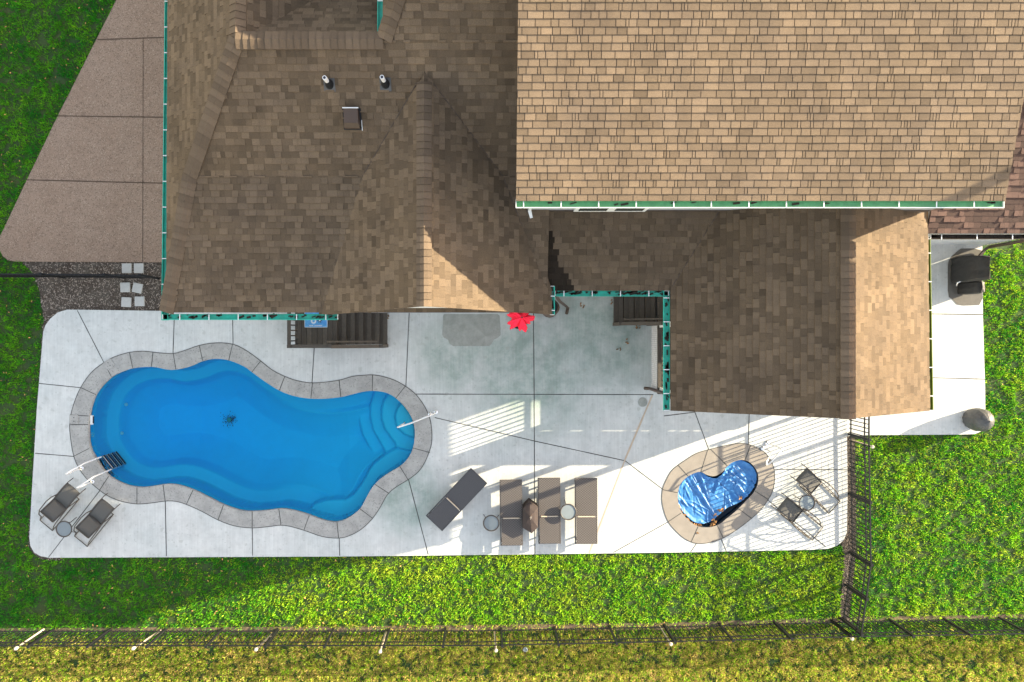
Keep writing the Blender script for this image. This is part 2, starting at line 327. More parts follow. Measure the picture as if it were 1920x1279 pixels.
for a, b in [((182,74),(330,69)),((107,217),(330,220)),((50,337),(330,344)),((268,72),(267,491))]:
    joint_strip(dv, a, b, .03 if a[0] != 268 else .018, -.016, M['drive_joint'])
tag(dv.build('driveway'), kind='structure')
b_ = MB(); b_.poly(bed, -.052, M['mulch']); tag(b_.build('mulch_bed'), kind='structure')
b_ = MB(); b_.poly(strip, -.048, M['mulch']); tag(b_.build('fence_strip'), kind='structure')
b_ = MB(); b_.poly(low, -.052, M['dirt']); tag(b_.build('soil_strip'), kind='structure')

# ------------------------------------------------------------------ pool
pool = empty('swimming_pool', W(470, 810), label='freeform blue swimming pool with curved steps and grey coping', cat='pool')
def ring(inner, outer, inner_px, outer_px, name, m, parent, joints, z=.006):
    mb = MB(); mb.poly(outer, z, m, holes=[inner], z0=-.14)
    for a, b in joints: joint_strip(mb, a, b, .019, z+.003, M['joint'])
    N = len(outer)                              # thin dark seam where the coping meets the deck
    P = [Vector((*p, z+.002)) for p in outer]; o = []
    for i in range(N):
        t = (P[(i+1) % N]-P[i-1]).normalized(); o.append(Vector((-t.y, t.x, 0)))
    mb.add([P[i]+o[i]*.009 for i in range(N)]+[P[i]-o[i]*.009 for i in range(N)], [(i, (i+1) % N, N+(i+1) % N, N+i) for i in range(N)], M['joint'])
    return mb.build(name, parent)
CJ = [((243,661),(249,690)),((287,661),(284,688)),((325,663),(330,693)),((374,648),(380,676)),((436,646),(429,676)),((489,677),(472,698)),((534,706),(524,732)),((586,718),(583,747)),((636,713),(639,744)),
 ((698.6,703),(698,733)),((760,724),(742,747)),((806,848.5),(774,840)),((765,899),(750,875)),((729,925),(703,908)),((699,972),(675,954)),((635,1009),(632,979)),((570,994),(580,966)),((527,985),(523,954)),
 ((473,990),(473,959)),((409,975),(419,947)),((349.5,946),(362,919)),((310,940),(306,909)),((257,945),(257,914)),((187,919),(204,893)),((139.5,855),(167,841)),((152,727),(180,740)),((195,680),(209,706)),((131.5,778),(166,780)),((132,796),(165.5,796))]
ring(pin, pout, POOL_IN, POOL_OUT, 'coping', M['coping'], pool, CJ)
# basin as a height field
STEP1 = [(751.8,753),(741.6,765.7),(736.6,781),(737.7,797),(744.8,809.5),(757,819.6),(776,826),(820,835),(820,730),(760,720)]
STEP2 = [(723.7,739),(713.5,753),(708.8,770),(708.8,790.7),(715,809.5),(726,825),(735,837),(737,845),(760,852),(820,860),(820,720),(723,715)]
STEP3 = [(693,737),(685,762.5),(684.6,787.6),(690,812.6),(702.5,834.5),(712.7,852.5),(712,861),(760,870),(820,880),(820,715),(693,715)]
STEP4 = [(655,735),(663.5,750),(659.5,770),(661,797),(667,823.5),(679,845.4),(691.6,865.8),(696,876),(760,890),(820,890),(820,715),(655,715)]
BENCH = [(737,846),(725,852),(712,861),(696,874),(687,884),(679,900),(668,918),(655,935),(640,944),(620,944),(600,946),(580,953),(560,972),(600,1010),(720,1000),(800,900),(790,860),(760,851)]
cell = .03
xs = np.arange(W(155, 0)[0], W(790, 0)[0], cell); ys = np.arange(W(0, 990)[1], W(0, 662)[1], cell)
X, Y = np.meshgrid(xs, ys); D = dist(pin, X, Y); IN = inside(pin, X, Y); D = np.where(IN, D, -D)
dep = np.interp(xs, [W(165,0)[0], W(330,0)[0], W(640,0)[0]], [-1.75, -2.0, -1.25])[None, :]
Z = np.where(D < .04, -.04+(-.9)*np.clip((D+.02)/.06, 0, 1), -.94-.08*np.clip((D-.04)/.34, 0, 1))
Z = np.where(D > .38, -1.02+(dep*.72+1.02)*np.clip((D-.38)/.14, 0, 1), Z)
Z = np.where(D > .52, dep*.72+(dep*.28)*np.clip((D-.52)/.7, 0, 1)**.8, Z)
PXg = X*F/H+CX; PYg = CY-Y*F/H
for poly, z in ((STEP4, -1.0), (STEP3, -.78), (STEP2, -.55), (STEP1, -.32), (BENCH, -.62)):
    pl = poly; m_ = inside(pl, PXg, PYg) & (D > .03)
    e = dist(pl, PXg, PYg)*H/F
    Z = np.where(m_, np.maximum(Z, z-.10*np.clip(1-e/.07, 0, 1)**2), Z)
ny, nx = X.shape; idx = -np.ones((ny, nx), int); keep = D > -.03; idx[keep] = np.arange(keep.sum())
V = np.stack([X[keep], Y[keep], Z[keep]], 1); fs = []
a, b2, c2, d2 = idx[:-1, :-1], idx[:-1, 1:], idx[1:, 1:], idx[1:, :-1]; ok = (a >= 0) & (b2 >= 0) & (c2 >= 0) & (d2 >= 0)
Q = np.stack([a[ok], b2[ok], c2[ok], d2[ok]], 1)
mb = MB(); mb.slot(M['basin']); mb.v = [tuple(p) for p in V]; mb.f = Q.tolist(); mb.m = [0]*len(Q); mb.t = [1]*len(Q)
mb.build('basin', pool, smooth=True)
for c in ((234, 759), (226, 813)):
    p = W(*c); k = MB(); zf = -.99; q = (p[0]*(H+1)/H, p[1]*(H+1)/H, -1.1); k.lathe(q, [(.05, 0), (.05, .02), (.03, .03)], M['white'], 12); k.build('return_jet', pool)
k = MB(); q = W(430, 787, -1.78)
k.lathe((q[0], q[1], -1.79), [(.07, 0), (.07, .02), (.05, .035)], M['teal'], 18); k.build('main_drain', pool); k = MB()
for i in range(190):
    an = random.random()*6.3; rr = abs(random.gauss(0, .13)); s_ = random.uniform(.006, .017)
    k.box((q[0]+rr*math.cos(an), q[1]+rr*math.sin(an)*.8, -1.765), (s_*1.8, s_, .008), M['ink'], random.random()*3)
tag(k.build('sunken_leaves', pool), kind='stuff')
for c, rz in (((139, 786.5), 0.0), ((205, 683), .62)):
    k = MB(); p = W(*c); k.box((p[0], p[1], .012), (.25, .25, .01), M['coping'], rz)
    for s_ in (-1, 1): k.lathe((p[0]+math.cos(rz+1.57)*s_*.05, p[1]+math.sin(rz+1.57)*s_*.05, .017), [(.014, 0), (.014, .002)], M['ink'], 8)
    k.build('skimmer_lid', pool)
k = MB(); p = W(168, 788); k.box((p[0]+.02, p[1], -.09), (.07, .26, .08), M['white']); k.box((p[0]+.062, p[1], -.09), (.012, .2, .06), M['ink']); k.build('skimmer_mouth', pool)
# water: closed body with absorption
def water_mat():
    m = bpy.data.materials.new('pool_water'); m.use_nodes = True; n = m.node_tree.nodes; l = m.node_tree.links; n.clear()
    o = n.new('ShaderNodeOutputMaterial'); t = n.new('ShaderNodeBsdfTransparent'); gl = n.new('ShaderNodeBsdfGlossy'); gl.inputs['Roughness'].default_value = .04
    fr = n.new('ShaderNodeFresnel'); fr.inputs['IOR'].default_value = 1.33; mx = n.new('ShaderNodeMixShader')
    nz = n.new('ShaderNodeTexNoise'); nz.inputs['Scale'].default_value = 9; nz.inputs['Detail'].default_value = 3; bp = n.new('ShaderNodeBump'); bp.inputs['Strength'].default_value = .25; bp.inputs['Distance'].default_value = .02
    tc = n.new('ShaderNodeTexCoord'); l.new(tc.outputs['Object'], nz.inputs[0]); l.new(nz.outputs[0], bp.inputs['Height']); l.new(bp.outputs[0], gl.inputs['Normal']); l.new(bp.outputs[0], fr.inputs['Normal'])
    l.new(fr.outputs[0], mx.inputs[0]); l.new(t.outputs[0], mx.inputs[1]); l.new(gl.outputs[0], mx.inputs[2]); l.new(mx.outputs[0], o.inputs[0])
    va = n.new('ShaderNodeVolumeAbsorption'); va.inputs[0].default_value = (.0, .88, .99, 1); va.inputs[1].default_value = .80; l.new(va.outputs[0], o.inputs['Volume'])
    return m
M['water'] = water_mat()
def water(loop, zt, zb, name):
    mb = MB(); mb.poly(loop, zt, M['water']); lp = loop; n = len(lp)
    mb.add([(x, y, zt) for x, y in lp]+[(x, y, zb) for x, y in lp], [(i, n+i, n+(i+1) % n, (i+1) % n) for i in range(n)], M['water'])
    b = MB(); b.poly(loop, zb, M['water']); mb.add(b.v, [f[::-1] for f in b.f], M['water'])
    o = mb.build(name); 
    import bmesh
    bm = bmesh.new(); bm.from_mesh(o.data); bmesh.ops.remove_doubles(bm, verts=bm.verts, dist=1e-5); bmesh.ops.recalc_face_normals(bm, faces=bm.faces); bm.to_mesh(o.data); bm.free()
    return tag(o, kind='structure')
water(pin, -.11, -2.6, 'pool_water')
# coping inner lip + tile line hides the cut; ladder and rails
def rail(pts, r, m, n=10): return [pts, r, m, n]
lad = empty('pool_ladder', W(180, 870), label='chrome pool ladder with dark treads at the left end of the pool', cat='pool ladder')
ax = Vector((W(184,856)[0]-W(140,884)[0], W(184,856)[1]-W(140,884)[1], 0)).normalized()
for (p, q) in (((154, 878), (181, 861)), ((174, 903), (200, 884.5))):
    P, Qe = Vector(W(*p)), Vector(W(*q)); k = MB()
    pts = [P+Vector((0, 0, 0)), P+Vector((0, 0, .25))-ax*.0, P-ax*.10+Vector((0, 0, .62)), P-ax*.04+Vector((0, 0, .78)), P+ax*.12+Vector((0, 0, .80)), Qe+Vector((0, 0, .62))-ax*.05, Qe+ax*.02+Vector((0, 0, .35)), Qe+ax*.07, Qe+ax*.10+Vector((0, 0, -.4)), Qe+ax*.10+Vector((0, 0, -1.0))]
    k.tube([tuple(x) for x in pts], .022, M['whiterail'], 8); k.build('rail', lad, smooth=True)
    k = MB(); k.lathe(tuple(P), [(.055, .007), (.055, .02), (.03, .035)], M['steel'], 14); k.build('flange', lad)
mid0, mid1 = Vector(W(181, 861)), Vector(W(200, 884.5))
for i, z in enumerate((-.18, -.42, -.66, -.9)):
    k = MB(); a_ = mid0+ax*(.12)+Vector((0, 0, z)); b_ = mid1+ax*(.12)+Vector((0, 0, z)); k.beam(a_, b_, .085, .03, M['ink']); k.beam(a_+Vector((0, 0, .018))+ax*.0, b_+Vector((0, 0, .018)), .02, .006, M['white']); k.build('tread', lad)
hr = empty('step_handrail', W(812, 774), label='white handrail reaching over the pool steps', cat='handrail')
k = MB(); A, B = Vector(W(806.5, 777)), Vector(W(817, 772.5)); e_ = Vector(W(750, 796.5))
k.tube([A, A+Vector((0, 0, .3)), A+Vector((-.05, -.01, .55)), (A+e_)/2+Vector((0, 0, .75)), e_+Vector((.05, .02, .72)), e_+Vector((0, 0, .60)), e_+Vector((.1, .03, .1)), e_+Vector((.1, .03, -.4))], .022, M['whiterail'], 8); k.build('rail', hr, smooth=True)
k = MB(); k.tube([B, B+Vector((0, 0, .35)), B+Vector((-.1, -.03, .62)), A+Vector((-.2, -.06, .66))], .022, M['whiterail'], 8); k.build('brace', hr, smooth=True)
for P in (A, B): k = MB(); k.lathe(tuple(P), [(.06, .002), (.06, .02), (.03, .035)], M['steel'], 14); k.build('flange', hr)
sr = empty('spa_handrail', W(1434, 836), label='bent chrome grab rail beside the small covered spa', cat='handrail')
k = MB(); A, B = Vector(W(1430, 840.6)), Vector(W(1438, 831))
dl = Vector(W(1418, 862))-Vector(W(1430, 840.6))
k.tube([A, A+Vector((.03, 0, .35)), A+Vector((.05, -.03, .55)), A+dl*.9+Vector((0, 0, .72)), A+dl+Vector((.02, -.03, .76)), A+dl+Vector((.09, .03, .8)), B+Vector((.10, -.08, .82)), B+Vector((.08, -.02, .72)), B+Vector((0, 0, .35)), B], .018, M['steel'], 8); k.build('rail', sr, smooth=True)
for P in (A, B): k = MB(); k.lathe(tuple(P), [(.06, .002), (.06, .02), (.03, .035)], M['steel'], 14); k.build('flange', sr)

# ------------------------------------------------------------------ spa with tarp
spa = empty('spa_pool', W(1347, 925), label='small kidney shaped spa basin ringed by tan coping', cat='spa')
SJ = [((1271,872),(1290,893)),((1327,843),(1314,885)),((1332,842),(1364,874)),((1407,835),(1397,862)),((1242,918),(1271,924)),((1253,978),(1277,962)),((1296,1016),(1309,987)),((1356,1009),(1345,985)),((1409,972),(1385,954)),((1441,937),(1416,921))]
ring(sin_, sout, SPA_IN, SPA_OUT, 'coping', M['spa_coping'], spa, SJ)
k = MB(); n = len(sin_); prof = [(.0, 1.0), (-.25, 1.0), (-.75, .9)]
cx_, cy_ = np.mean(sin_, 0)
vs = [(cx_+(x-cx_)*s_, cy_+(y-cy_)*s_, z) for z, s_ in prof for x, y in sin_]
fs = [(i*n+j, (i+1)*n+j, (i+1)*n+(j+1) % n, i*n+(j+1) % n) for i in range(2) for j in range(n)]+[tuple(2*n+j for j in range(n))]
M['darkblue'] = mat('dark_spa_wall', (.02, .07, .16), .4)
k.add(vs, fs, M['darkblue']); k.build('basin', spa)
water([(cx_+(x-cx_)*.995, cy_+(y-cy_)*.995) for x, y in sin_], -.14, -.7, 'spa_water')
TARP = [(1313.7,884),(1302,886),(1289,893),(1277,905),(1271,922),(1271,941),(1277,956),(1287,968),(1300,979),(1316,983),(1334,979),(1347,968),(1360,957),(1374,949),(1390,942),(1404,929),(1414,916),(1420,900),(1419,886),(1412,874),(1402,867),(1387,862),(1372,867),(1362,876),(1354,888),(1346,896),(1334,896),(1324,890)]
tl = WP(smooth_loop(TARP, 4)); ar = np.array(tl); cell = .014
xs = np.arange(ar[:, 0].min()-.02, ar[:, 0].max()+.02, cell); ys = np.arange(ar[:, 1].min()-.02, ar[:, 1].max()+.02, cell)
X, Y = np.meshgrid(xs, ys); I = inside(tl, X, Y); D = dist(tl, X, Y); Z = np.zeros(X.shape)
fr_ = random.Random(5); x0_, x1_, y0_, y1_ = xs[0], xs[-1], ys[0], ys[-1]
folds = [(W(1296, 0)[0], W(0, 893)[1], W(1346, 0)[0], W(0, 975)[1], .05, .02), (W(1313, 0)[0], W(0, 886)[1], W(1330, 0)[0], W(0, 935)[1], .05, .02), (W(1362, 0)[0], W(0, 876)[1], W(1340, 0)[0], W(0, 930)[1], .06, .035), (W(1365, 0)[0], W(0, 880)[1], W(1402, 0)[0], W(0, 912)[1], .04, .016)]
for i in range(105):
    cx, cy = fr_.uniform(x0_, x1_), fr_.uniform(y0_, y1_); a_ = fr_.gauss(-.95, .42) if fr_.random() < .7 else fr_.uniform(0, 3.14); l_ = fr_.uniform(.06, .42)
    folds.append((cx-math.cos(a_)*l_, cy-math.sin(a_)*l_, cx+math.cos(a_)*l_, cy+math.sin(a_)*l_, fr_.uniform(.010, .034)*(1 if fr_.random() < .7 else -1), fr_.uniform(.010, .022)))
for ax0, ay0, ax1, ay1, am, wd in folds:
    dx, dy = ax1-ax0, ay1-ay0; L2 = dx*dx+dy*dy; t = np.clip(((X-ax0)*dx+(Y-ay0)*dy)/L2, 0, 1); d_ = np.hypot(X-ax0-t*dx, Y-ay0-t*dy)
    Z += am*np.maximum(0, 1-d_/(wd*2.2))*np.sin(np.clip(t, .02, .98)*math.pi)**.5
Z += .02*(vn(X*3, Y*3, 1.2, 41)-.5)+.010*(vn(X, Y, 16, 42)-.5)
Z = -.085+Z-.05*np.exp(-((X-W(1350,0)[0])**2+(Y-W(0,915)[1])**2)/.12)+.045*np.clip(1-D/.12, 0, 1)
idx = -np.ones(X.shape, int); idx[I] = np.arange(I.sum())
a, b2, c2, d2 = idx[:-1, :-1], idx[:-1, 1:], idx[1:, 1:], idx[1:, :-1]; ok = (a >= 0) & (b2 >= 0) & (c2 >= 0) & (d2 >= 0)
M['tarp'] = mat('blue_tarp', (.016, .135, .38), .46, .15, 7, .3, 30, col2=(.05, .20, .45), s2=5)
mb = MB(); mb.slot(M['tarp']); mb.v = [tuple(p) for p in np.stack([X[I], Y[I], Z[I]], 1)]; mb.f = np.stack([a[ok], b2[ok], c2[ok], d2[ok]], 1).tolist(); mb.m = [0]*len(mb.f); mb.t = [1]*len(mb.f)
o = mb.build('tarpaulin', smooth=True); sm = o.modifiers.new('thick', 'SOLIDIFY'); sm.thickness = .004; tag(o, 'crumpled shiny blue tarpaulin lying over the small spa', 'tarpaulin')
k = MB()
for (px, py) in [(1275,950),(1279,958),(1283,966),(1290,976),(1297,982),(1304,984),(1312,987),(1338,974),(1343,966),(1350,957),(1356,955),(1390,934),(1341,980),(1337,985)]:
    for q in range(5):
        x, y, _ = W(px+random.uniform(-3, 3), py+random.uniform(-3, 3)); k.box((x, y, random.uniform(-.06, -.02)), (random.uniform(.04, .08), .03, .006), M['leaf'], Matrix.Rotation(random.random()*3, 3, 'Z') @ Matrix.Rotation(random.uniform(-.5, .5), 3, 'X'), random.uniform(.5, 1.4))
tag(k.build('leaf_litter', tone=True), 'dead brown leaves caught along the rim of the small spa', 'leaves', kind='stuff')

# ------------------------------------------------------------------ house roofs
house = empty('house', W(900, 400), label='large brown shingled house with teal gutters seen from above', cat='house')
def clip(poly, cl):
    """Sutherland-Hodgman, cl convex counter-clockwise"""
    out = poly
    for i in range(len(cl)):
        ax_, ay = cl[i]; bx, by = cl[(i+1) % len(cl)]; inp = out; out = []
        if not inp: return []
        for j in range(len(inp)):
            p, q = inp[j], inp[(j+1) % len(inp)]
            sp_ = (bx-ax_)*(p[1]-ay)-(by-ay)*(p[0]-ax_); sq = (bx-ax_)*(q[1]-ay)-(by-ay)*(q[0]-ax_)
            if sp_ >= 0: out.append(p)
            if (sp_ >= 0) != (sq >= 0):
                t = sp_/(sp_-sq); out.append((p[0]+(q[0]-p[0])*t, p[1]+(q[1]-p[1])*t))
    return out
def onplane(pl, px, py):
    a_, b_, c_ = pl; u, v = (px-CX)/F, (CY-py)/F; k_ = b_*u+c_*v; z = (a_+k_*H)/(1+k_); return (u*(H-z), v*(H-z))
EXP = .143
def roof_face(pl, pts, thick=.05, drop=.0, dark_patch=None, contrast=1.0, seed=0, shade=1.0, wide=False):
    """real shingle courses: every tab is a small wedge clipped to the face outline"""
    rnd = random.Random(seed); a_, b_, c_ = pl
    zf = lambda x, y: a_+b_*x+c_*y
    area = sum(pts[i][0]*pts[(i+1) % len(pts)][1]-pts[(i+1) % len(pts)][0]*pts[i][1] for i in range(len(pts)))
    if area < 0: pts = pts[::-1]
    mb = MB(); n = len(pts)
    top = [(x, y, zf(x, y)) for x, y in pts]; bot = [(x, y, zf(x, y)-thick-drop) for x, y in pts]
    mb.add(top+bot, [tuple(range(n)), tuple(range(2*n-1, n-1, -1))]+[(i, n+i, n+(i+1) % n, (i+1) % n) for i in range(n)], M['felt'])
    m_ = math.hypot(b_, c_); ux, uy = b_/m_, c_/m_; ex, ey = uy, -ux; cs = 1/math.sqrt(1+m_*m_)
    us = [x*ex+y*ey for x, y in pts]; vs_ = [x*ux+y*uy for x, y in pts]; st_ = EXP*cs
    v = min(vs_)-.01
    while v < max(vs_):
        u = min(us)-rnd.random()*.3; prev_tone = 1
        while u < max(us):
            wd = rnd.choice([.15, .19, .22, .26, .30, .06] if wide else [.10, .13, .15, .17, .2, .24]); gp = .015 if wide else .003; q = [(u, v), (u+wd-gp, v), (u+wd-gp, v+st_), (u, v+st_)]
            P = [(ex*uu+ux*vv, ey*uu+uy*vv) for uu, vv in q]
            ar_ = sum(P[i][0]*P[(i+1) % 4][1]-P[(i+1) % 4][0]*P[i][1] for i in range(4))
            if ar_ < 0: P = P[::-1]
            C = clip(P, pts)
            if len(C) >= 3:
                hi = rnd.random() < .52; h = rnd.uniform(.021, .028) if hi else rnd.uniform(.005, .008)
                if wide: h = rnd.uniform(.015, .022)
                t = (rnd.uniform(.98, 1.32) if hi else rnd.uniform(.66, .95)); t = 1+(t-1)*contrast*.85
                if rnd.random() < .06: t *= .8
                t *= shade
                if dark_patch is not None:
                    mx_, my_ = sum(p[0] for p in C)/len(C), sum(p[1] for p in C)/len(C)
                    for spoly, sf in dark_patch:
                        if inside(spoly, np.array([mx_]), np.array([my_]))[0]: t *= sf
                tp = []
                for x, y in C:
                    f_ = (x*ux+y*uy-v)/st_; tp.append((x, y, zf(x, y)+h*(1-f_)+.0015))
                k_ = len(tp); bt = [(x, y, zf(x, y)+.0003) for x, y in C]
                mb.add(tp+bt, [tuple(range(k_))]+[(i, k_+i, k_+(i+1) % k_, (i+1) % k_) for i in range(k_)], M['shingle'], t)
            u += wd
        v += st_
    return mb
def cap_line(mb, A, B, wd, sl_l, sl_r, seed=1, lift=.03):
    """overlapping ridge cap pieces; sl_l / sl_r = drop per metre to each side"""
    rnd = random.Random(seed); A, B = Vector(A), Vector(B); dr = (B-A); L = dr.length; dr /= L
    side = Vector((0, 0, 1)).cross(Vector((dr.x, dr.y, 0)).normalized()); s_ = 0
    while s_ < L:
        l_ = min(.15, L-s_); t = rnd.choice([.88, .95, 1.0, 1.06, 1.12, .8]); h0 = lift+.022; h1 = lift
        pr = []
        for hh, ss in ((h0, s_), (h1, s_+l_+.01)):
            c = A+dr*ss
            for k_ in (-1, -.5, 0, .5, 1):
                sl = sl_l if k_ < 0 else sl_r
                pr.append(c+side*(-k_)*wd/2*-1+Vector((0, 0, hh-abs(k_)*wd/2*sl-(.012 if abs(k_) == 0 else 0))))
        mb.add(pr, [(i, i+1, i+6, i+5) for i in range(4)]+[(0, 5, 5, 0)][:0], M['cap'], t)
        # butt and side skirts
        dn = [p-Vector((0, 0, .03)) for p in pr]
        mb.add(pr+dn, [(i+1, i, 10+i, 11+i) for i in range(4)]+[(0, 5, 15, 10), (9, 4, 14, 19)], M['cap'], t*.7)
        s_ += l_
    return mb
# planes (a, b, c): z = a + b x + c y
F1 = (3.7-.30*.504, 0, .30); ZC = 4.626; YC = 3.59; F2 = (ZC-.62*YC, 0, .62)
LP = (3.7+7.55, 1.0, 0)
XR, ZG = -1.28, 5.83
GR = (ZG+.72*XR, -.72, 0); GL = (ZG-.82*XR, .82, 0)
SP = (3.7-.30*1.07, 0, .30)
XPR, ZPR = 7.73, 5.5
PL = (3.7-.533*4.35, .533, 0); PR = (ZPR+.645*XPR, -.645, 0)
BE = 2.72; BP = (6.40-.28*BE, 0, .28)
R2 = (3.7-.42*2.39, 0, .42)
XL = -7.58
def hipx(z): return z-(3.7+7.55)      # LP: x for z
YA = 6.05; ZA = F2[0]+.62*YA
roofs = []
def face(name, mb): o = mb.build(name, house, tone=True); roofs.append(o); return o
yE = .504+.05
face('lower_front_roof', roof_face(F1, [(hipx(3.71), yE), (1.45, yE), (1.45, YC), (hipx(ZC), YC)], seed=1))
face('upper_front_roof', roof_face(F2, [(hipx(ZC), YC), (1.2, YC), (1.2, YA), (hipx(ZA), YA)], seed=2))
face('upper_front_roof', roof_face(F2, [(-2.08, YA), (1.2, YA), (1.2, 9.6), (-.46, 9.6)], seed=22))
xe = XL+.04
face('left_roof', roof_face(LP, [(xe, yE), (hipx(3.71)+.02, yE), (hipx(ZC), YC), (xe+.03, YC)], seed=3))
face('left_roof', roof_face(LP, [(xe+.03, YC), (hipx(ZC), YC), (hipx(ZA), YA), (hipx(ZA), 13), (xe+.1, 13)], seed=33))
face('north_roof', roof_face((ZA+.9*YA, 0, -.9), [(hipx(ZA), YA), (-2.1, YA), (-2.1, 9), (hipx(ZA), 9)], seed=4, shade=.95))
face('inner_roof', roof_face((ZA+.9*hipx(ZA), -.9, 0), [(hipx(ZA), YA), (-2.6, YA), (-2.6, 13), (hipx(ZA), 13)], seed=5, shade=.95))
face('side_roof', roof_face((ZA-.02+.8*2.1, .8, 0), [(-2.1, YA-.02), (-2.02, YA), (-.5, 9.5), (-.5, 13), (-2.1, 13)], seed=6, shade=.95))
gr_pts = [onplane(GR, *p) for p in [(795,148),(795,575),(1035,590),(1035,545),(990,400),(968,345)]]
gr_pts[0] = (XR, 5.6); gr_pts[1] = (XR, .62)
face('gable_right_roof', roof_face(GR, gr_pts, seed=7))
face('gable_left_roof', roof_face(GL, [(XR, .62), (XR, 5.45), (-2.85, 3.7), (-3.95, .515), (-3.55, .5)], seed=8))
dark_wedge = [([onplane(SP, *p) for p in [(990,395),(1014,400),(1022,418),(1032,440),(1046,470),(1052,500),(1066,522),(1076,545),(1020,546)]], .22)]  # tabs inside this wedge beside the gable are drawn darker
face('strip_roof', roof_face(SP, [(.9, 1.07), (4.75, 1.07), (5.6, 2.85), (.9, 2.85)], seed=9, dark_patch=dark_wedge, contrast=1.0, shade=.9))
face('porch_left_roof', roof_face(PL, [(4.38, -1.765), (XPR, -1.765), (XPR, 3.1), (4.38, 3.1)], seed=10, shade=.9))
face('porch_right_roof', roof_face(PR, [(XPR, -1.765), (10.49, -1.765), (10.42, 3.1), (XPR, 3.1)], seed=11))
face('upper_roof', roof_face(BP, [(.62, BE), (10.47, BE), (10.47, 11.5), (.62, 11.5)], seed=12, contrast=.6, wide=True, shade=1.5))  # tabs paler than the other roofs, painting sunlight into this slope
zr = BP[0]+.28*11.5
face('upper_back_roof', roof_face((zr+.28*11.5, 0, -.28), [(.62, 11.5), (10.47, 11.5), (10.47, 17), (.62, 17)], seed=13))
M['shingle_red'] = mat('reddish_shingle', (.115, .066, .05), .92, .12, 55, .35, 220, attr='tone')
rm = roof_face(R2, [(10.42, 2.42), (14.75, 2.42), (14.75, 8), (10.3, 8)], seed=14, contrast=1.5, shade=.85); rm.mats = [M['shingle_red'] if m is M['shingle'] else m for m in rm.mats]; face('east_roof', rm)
cp = MB()
hl = [(hipx(3.72)-.0, yE, 3.72), (hipx(ZC), YC, ZC), (hipx(ZA), YA, ZA)]
cap_line(cp, hl[0], hl[1], .34, .42, .30, 1, .06); cap_line(cp, hl[1], hl[2], .34, .45, .30, 2, .06)
cap_line(cp, hl[2], (hipx(ZA), 13, ZA), .34, .9, .9, 3, .05)
cap_line(cp, (hipx(ZA), YA, ZA), (-2.1, YA, ZA), .36, .5, .4, 4, .07)
cap_line(cp, (-2.08, YA, ZA+.03), (-.6, 9.2, F2[0]+.62*9.2), .34, .5, .5, 5, .05)
cap_line(cp, (XR, .61, ZG), (XR, 5.3, ZG), .32, .55, .45, 6, .055)
cap_line(cp, (XPR, -1.77, ZPR), (XPR, 3.1, ZPR), .32, .34, .42, 7, .055)
cp.build('ridge_caps', house, tone=True)
# valley seams
vl = MB()
def seam(pts, m=M['felt'], r=.012): vl.tube(pts, r, m, 5)
gz = lambda pl, x, y: pl[0]+pl[1]*x+pl[2]*y
def valley(p1, p2, y0, y1, N=14):
    o = []
    for i in range(N+1):
        y = y0+(y1-y0)*i/N; z = gz(p1, 0, y); x = (z-p2[0])/p2[1]; o.append((x, y, z+.012))
    return o
for a_ in ((F2, GR, YC, 5.3), (F1, GR, 2.5, YC), (F2, GL, YC, 5.3), (SP, PL, 1.1, 2.9)):
    vl = MB(); seam(valley(*a_)); vl.build('valley_seam', house)
# walls
wl = MB(); Wm = M['siding']
wl.bb((-7.15, .95, -.02), (1.15, 13, 3.62), Wm); 
wl.bb((1.15, 1.42, -.02), (10.1, 13, 3.55), Wm); wl.bb((10.1, 2.58, -.02), (14.2, 8, 3.6), Wm)
wl.add([(-3.3, .66, 0), (1.1, .66, 0), (1.1, .66, 3.9), (XR, .66, 5.6), (-3.3, .66, 4.05), (-3.3, 1.5, 0), (1.1, 1.5, 0), (1.1, 1.5, 3.9), (XR, 1.5, 5.6), (-3.3, 1.5, 4.05)],
       [(0, 1, 2, 3, 4), (9, 8, 7, 6, 5), (0, 4, 9, 5), (1, 6, 7, 2), (2, 7, 8, 3), (3, 8, 9, 4)], Wm)
for z in np.arange(.1, 3.6, .14):
    wl.bb((-3.3, .652, z), (1.1, .66, z+.012), M['greysiding']); wl.bb((10.6, 2.572, z), (14.2, 2.58, z+.012), M['greysiding'])
wl.bb((-1.9, 6.4, 3), (1.1, 13, 6.15), Wm)
wl.build('wall', house)
wu = MB(); wu.bb((.95, 2.87, 3.4), (10.15, 13, 6.34), M['greysiding'])
wu.add([(.95, 2.87, 6.34), (.95, 13, 6.34), (.95, 11.5, zr-.1), (10.15, 2.87, 6.34), (10.15, 13, 6.34), (10.15, 11.5, zr-.1)], [(0, 2, 1), (3, 4, 5), (0, 3, 5, 2), (1, 2, 5, 4)], M['greysiding'])
wu.bb((.95, 2.855, 4.1), (10.15, 2.87, 4.36), M['felt']); wu.build('upper_wall', house)
win = MB(); win.bb((2.0, 2.82, 4.42), (3.62, 2.869, 6.0), M['white']); wo = win.build('window', house)
pn = MB(); pn.bb((2.09, 2.812, 4.56), (2.72, 2.819, 5.92), M['glass']); pn.bb((2.90, 2.812, 4.56), (3.53, 2.819, 5.92), M['glass']); pn.build('pane', wo)
fa = MB(); fa.bb((-7.55, .60, 3.5), (-3.5, .64, 3.68), M['white']); fa.build('fascia', house); fa = MB(); fa.bb((.62, 2.74, 6.22), (10.45, 2.78, 6.35), M['white'])
fa.build('fascia', house)
